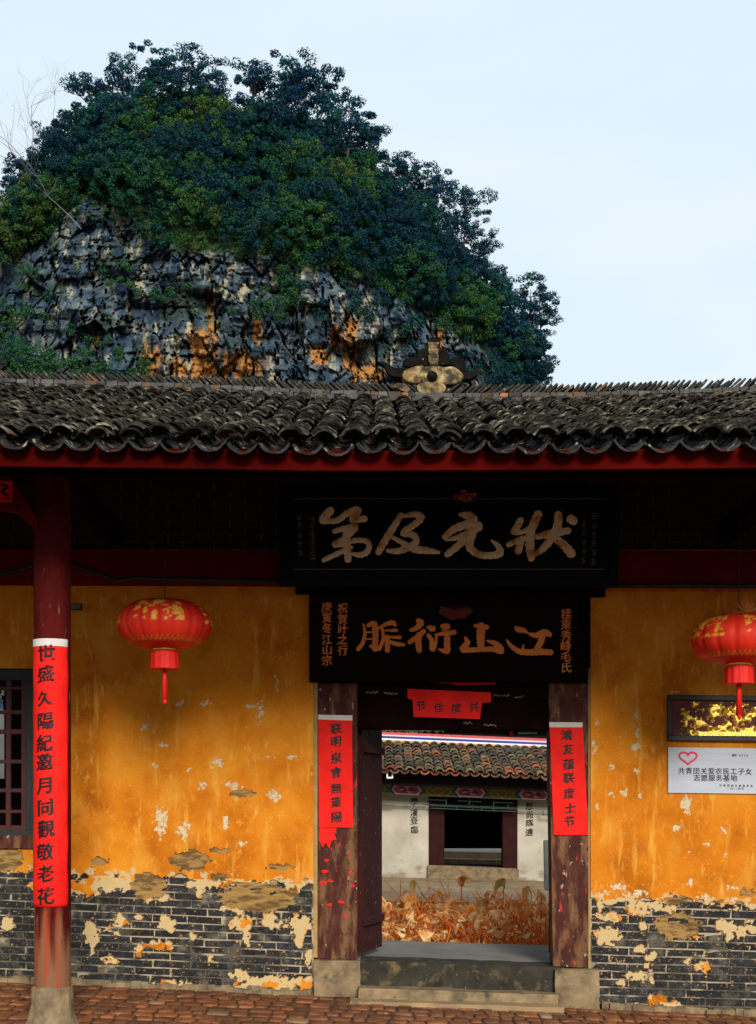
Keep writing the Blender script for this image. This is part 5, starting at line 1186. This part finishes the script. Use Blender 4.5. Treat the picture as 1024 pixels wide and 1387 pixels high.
def tree(px, py, h, k, label, group='evergreen trees on the limestone hill', wx=1.0, rz=None, lean=0):
    Y = float(hill_depth(np.array(float(px)), np.array(float(py)))) - .5; s = h * Y / F / 9.6
    root = empty('evergreen_tree', tuple(P(px, py, Y)), label, 'tree', group, rot=(0, lean, rz if rz is not None else random.uniform(0, 6.28))); root.scale = (s * wx, s * wx, s)
    for me, n in zip(tproto[k], ('trunk', 'crown')): link(bpy.data.objects.new(n, me), root)
TR = [(118, 195, 102, 1, 'small airy tree at the upper left shoulder of the hill, first beside the bare tree', 1), (172, 165, 100, 3, 'tree at the left end of the flat top of the hill crest', 1), (212, 160, 100, 0, 'rounded tree at the left of the very summit', 1.1),
      (255, 160, 97, 4, 'broad tree forming the summit of the hill', 1.1), (292, 178, 92, 5, 'tree on the drop just left of the notch in the crest', 1), (345, 190, 112, 1, 'thin crowned tree directly right of the notch in the crest', 1), (390, 192, 118, 0, 'tall tree forming the second summit of the hill', 1.15),
      (432, 205, 118, 2, 'wide dark tree on the right of the second summit', 1.0), (470, 228, 112, 3, 'blue green tree with sky gaps at the right shoulder of the hill', 1.1), (497, 245, 90, 5, 'outermost tree of the right shoulder, leaning over the drop', 1.1), (545, 290, 82, 4, 'low tree at the start of the long right slope', 1.1),
      (585, 318, 95, 0, 'round crowned tree halfway down the right slope, trunk showing', 1.15), (628, 345, 88, 2, 'spreading tree below the halfway one on the right slope', 1.0), (652, 380, 72, 1, 'small leaning tree jutting out of the right slope', 1.2), (668, 440, 80, 3, 'dense dark tree above the overhanging one', 1.1),
      (715, 462, 92, 4, 'dark tree overhanging the right end of the hill, alone against the sky', 1.15), (735, 470, 62, 5, 'small drooping tree at the rightmost tip of the hill', 1.2), (690, 510, 82, 0, 'tree low on the right end just above the roof ridge', 1.1), (720, 530, 80, 2, 'lowest tree at the right end, behind the roof ridge', .9),
      (640, 455, 84, 5, 'shaded tree inside the right slope, above the grey cliff', 1.2), (78, 245, 88, 5, 'dark tree under the bare branches at the left', 1.1), (38, 300, 105, 1, 'leafy tree at the far left edge beside the bare tree', 1.1), (-5, 345, 95, 3, 'tree cut by the left edge of the picture below the bare tree', 1.1),
      (150, 215, 80, 2, 'dark tree in the second rank on the left slope', 1), (335, 232, 70, 4, 'dark tree in the hollow below the crest notch', 1.1), (410, 262, 82, 1, 'tree in the shade beneath the second summit', 1.1), (545, 350, 84, 3, 'dark tree in the second rank of the right slope', 1.1), (600, 395, 80, 4, 'broad tree in the second rank further down the right slope', 1.0), (480, 300, 70, 0, 'low bushy tree on the open green slope right of centre', 1.1)]
for (a, b_, h_, k, lab, w_) in TR: tree(a, b_, h_, k, lab, wx=w_)
# bare tree at the left
bt = empty('bare_tree', (0, 0, 0), 'leafless grey tree with fine upright twigs against the sky at the left', 'tree')
m = MB(); q = random.Random(12); YT = float(hill_depth(np.array(40.), np.array(270.))) - 3
def branch(p, d, L, r_, dep):
    pts = [Vector(p)]; dd = Vector(d).normalized()
    for k in range(4):
        dd = (dd + Vector((q.gauss(0, .16), q.gauss(0, .12), q.gauss(.03, .10)))).normalized(); pts.append(pts[-1] + dd * L / 4)
    m.tube(pts, [r_ * (1 - .13 * k) for k in range(5)], 5 if dep < 2 else 3, cap=False)
    if dep < 4:
        for k in range(3 if dep < 3 else 2): s = pts[q.choice((2, 3, 4))]; branch(s, dd + Vector((q.gauss(0, .55), q.gauss(0, .4), q.gauss(.15, .25))), L * q.uniform(.55, .8), r_ * .55, dep + 1)
branch(P(56, 290, YT), (-.15, 0, 1), 7.5, .10, 0); branch(P(52, 240, YT), (-.6, 0, .8), 7.0, .065, 1); branch(P(55, 230, YT), (.05, 0, 1), 7.2, .065, 1); branch(P(48, 215, YT), (-.3, 0, 1), 6.5, .065, 1); branch(P(30, 290, YT), (-.9, 0, .4), 5.5, .05, 1); branch(P(60, 320, YT), (-.8, -.2, .5), 7, .05, 1); branch(P(110, 310, YT - 4), (-.7, 0, .7), 7, .05, 1)
m.build('branches', M['twig'], bt)
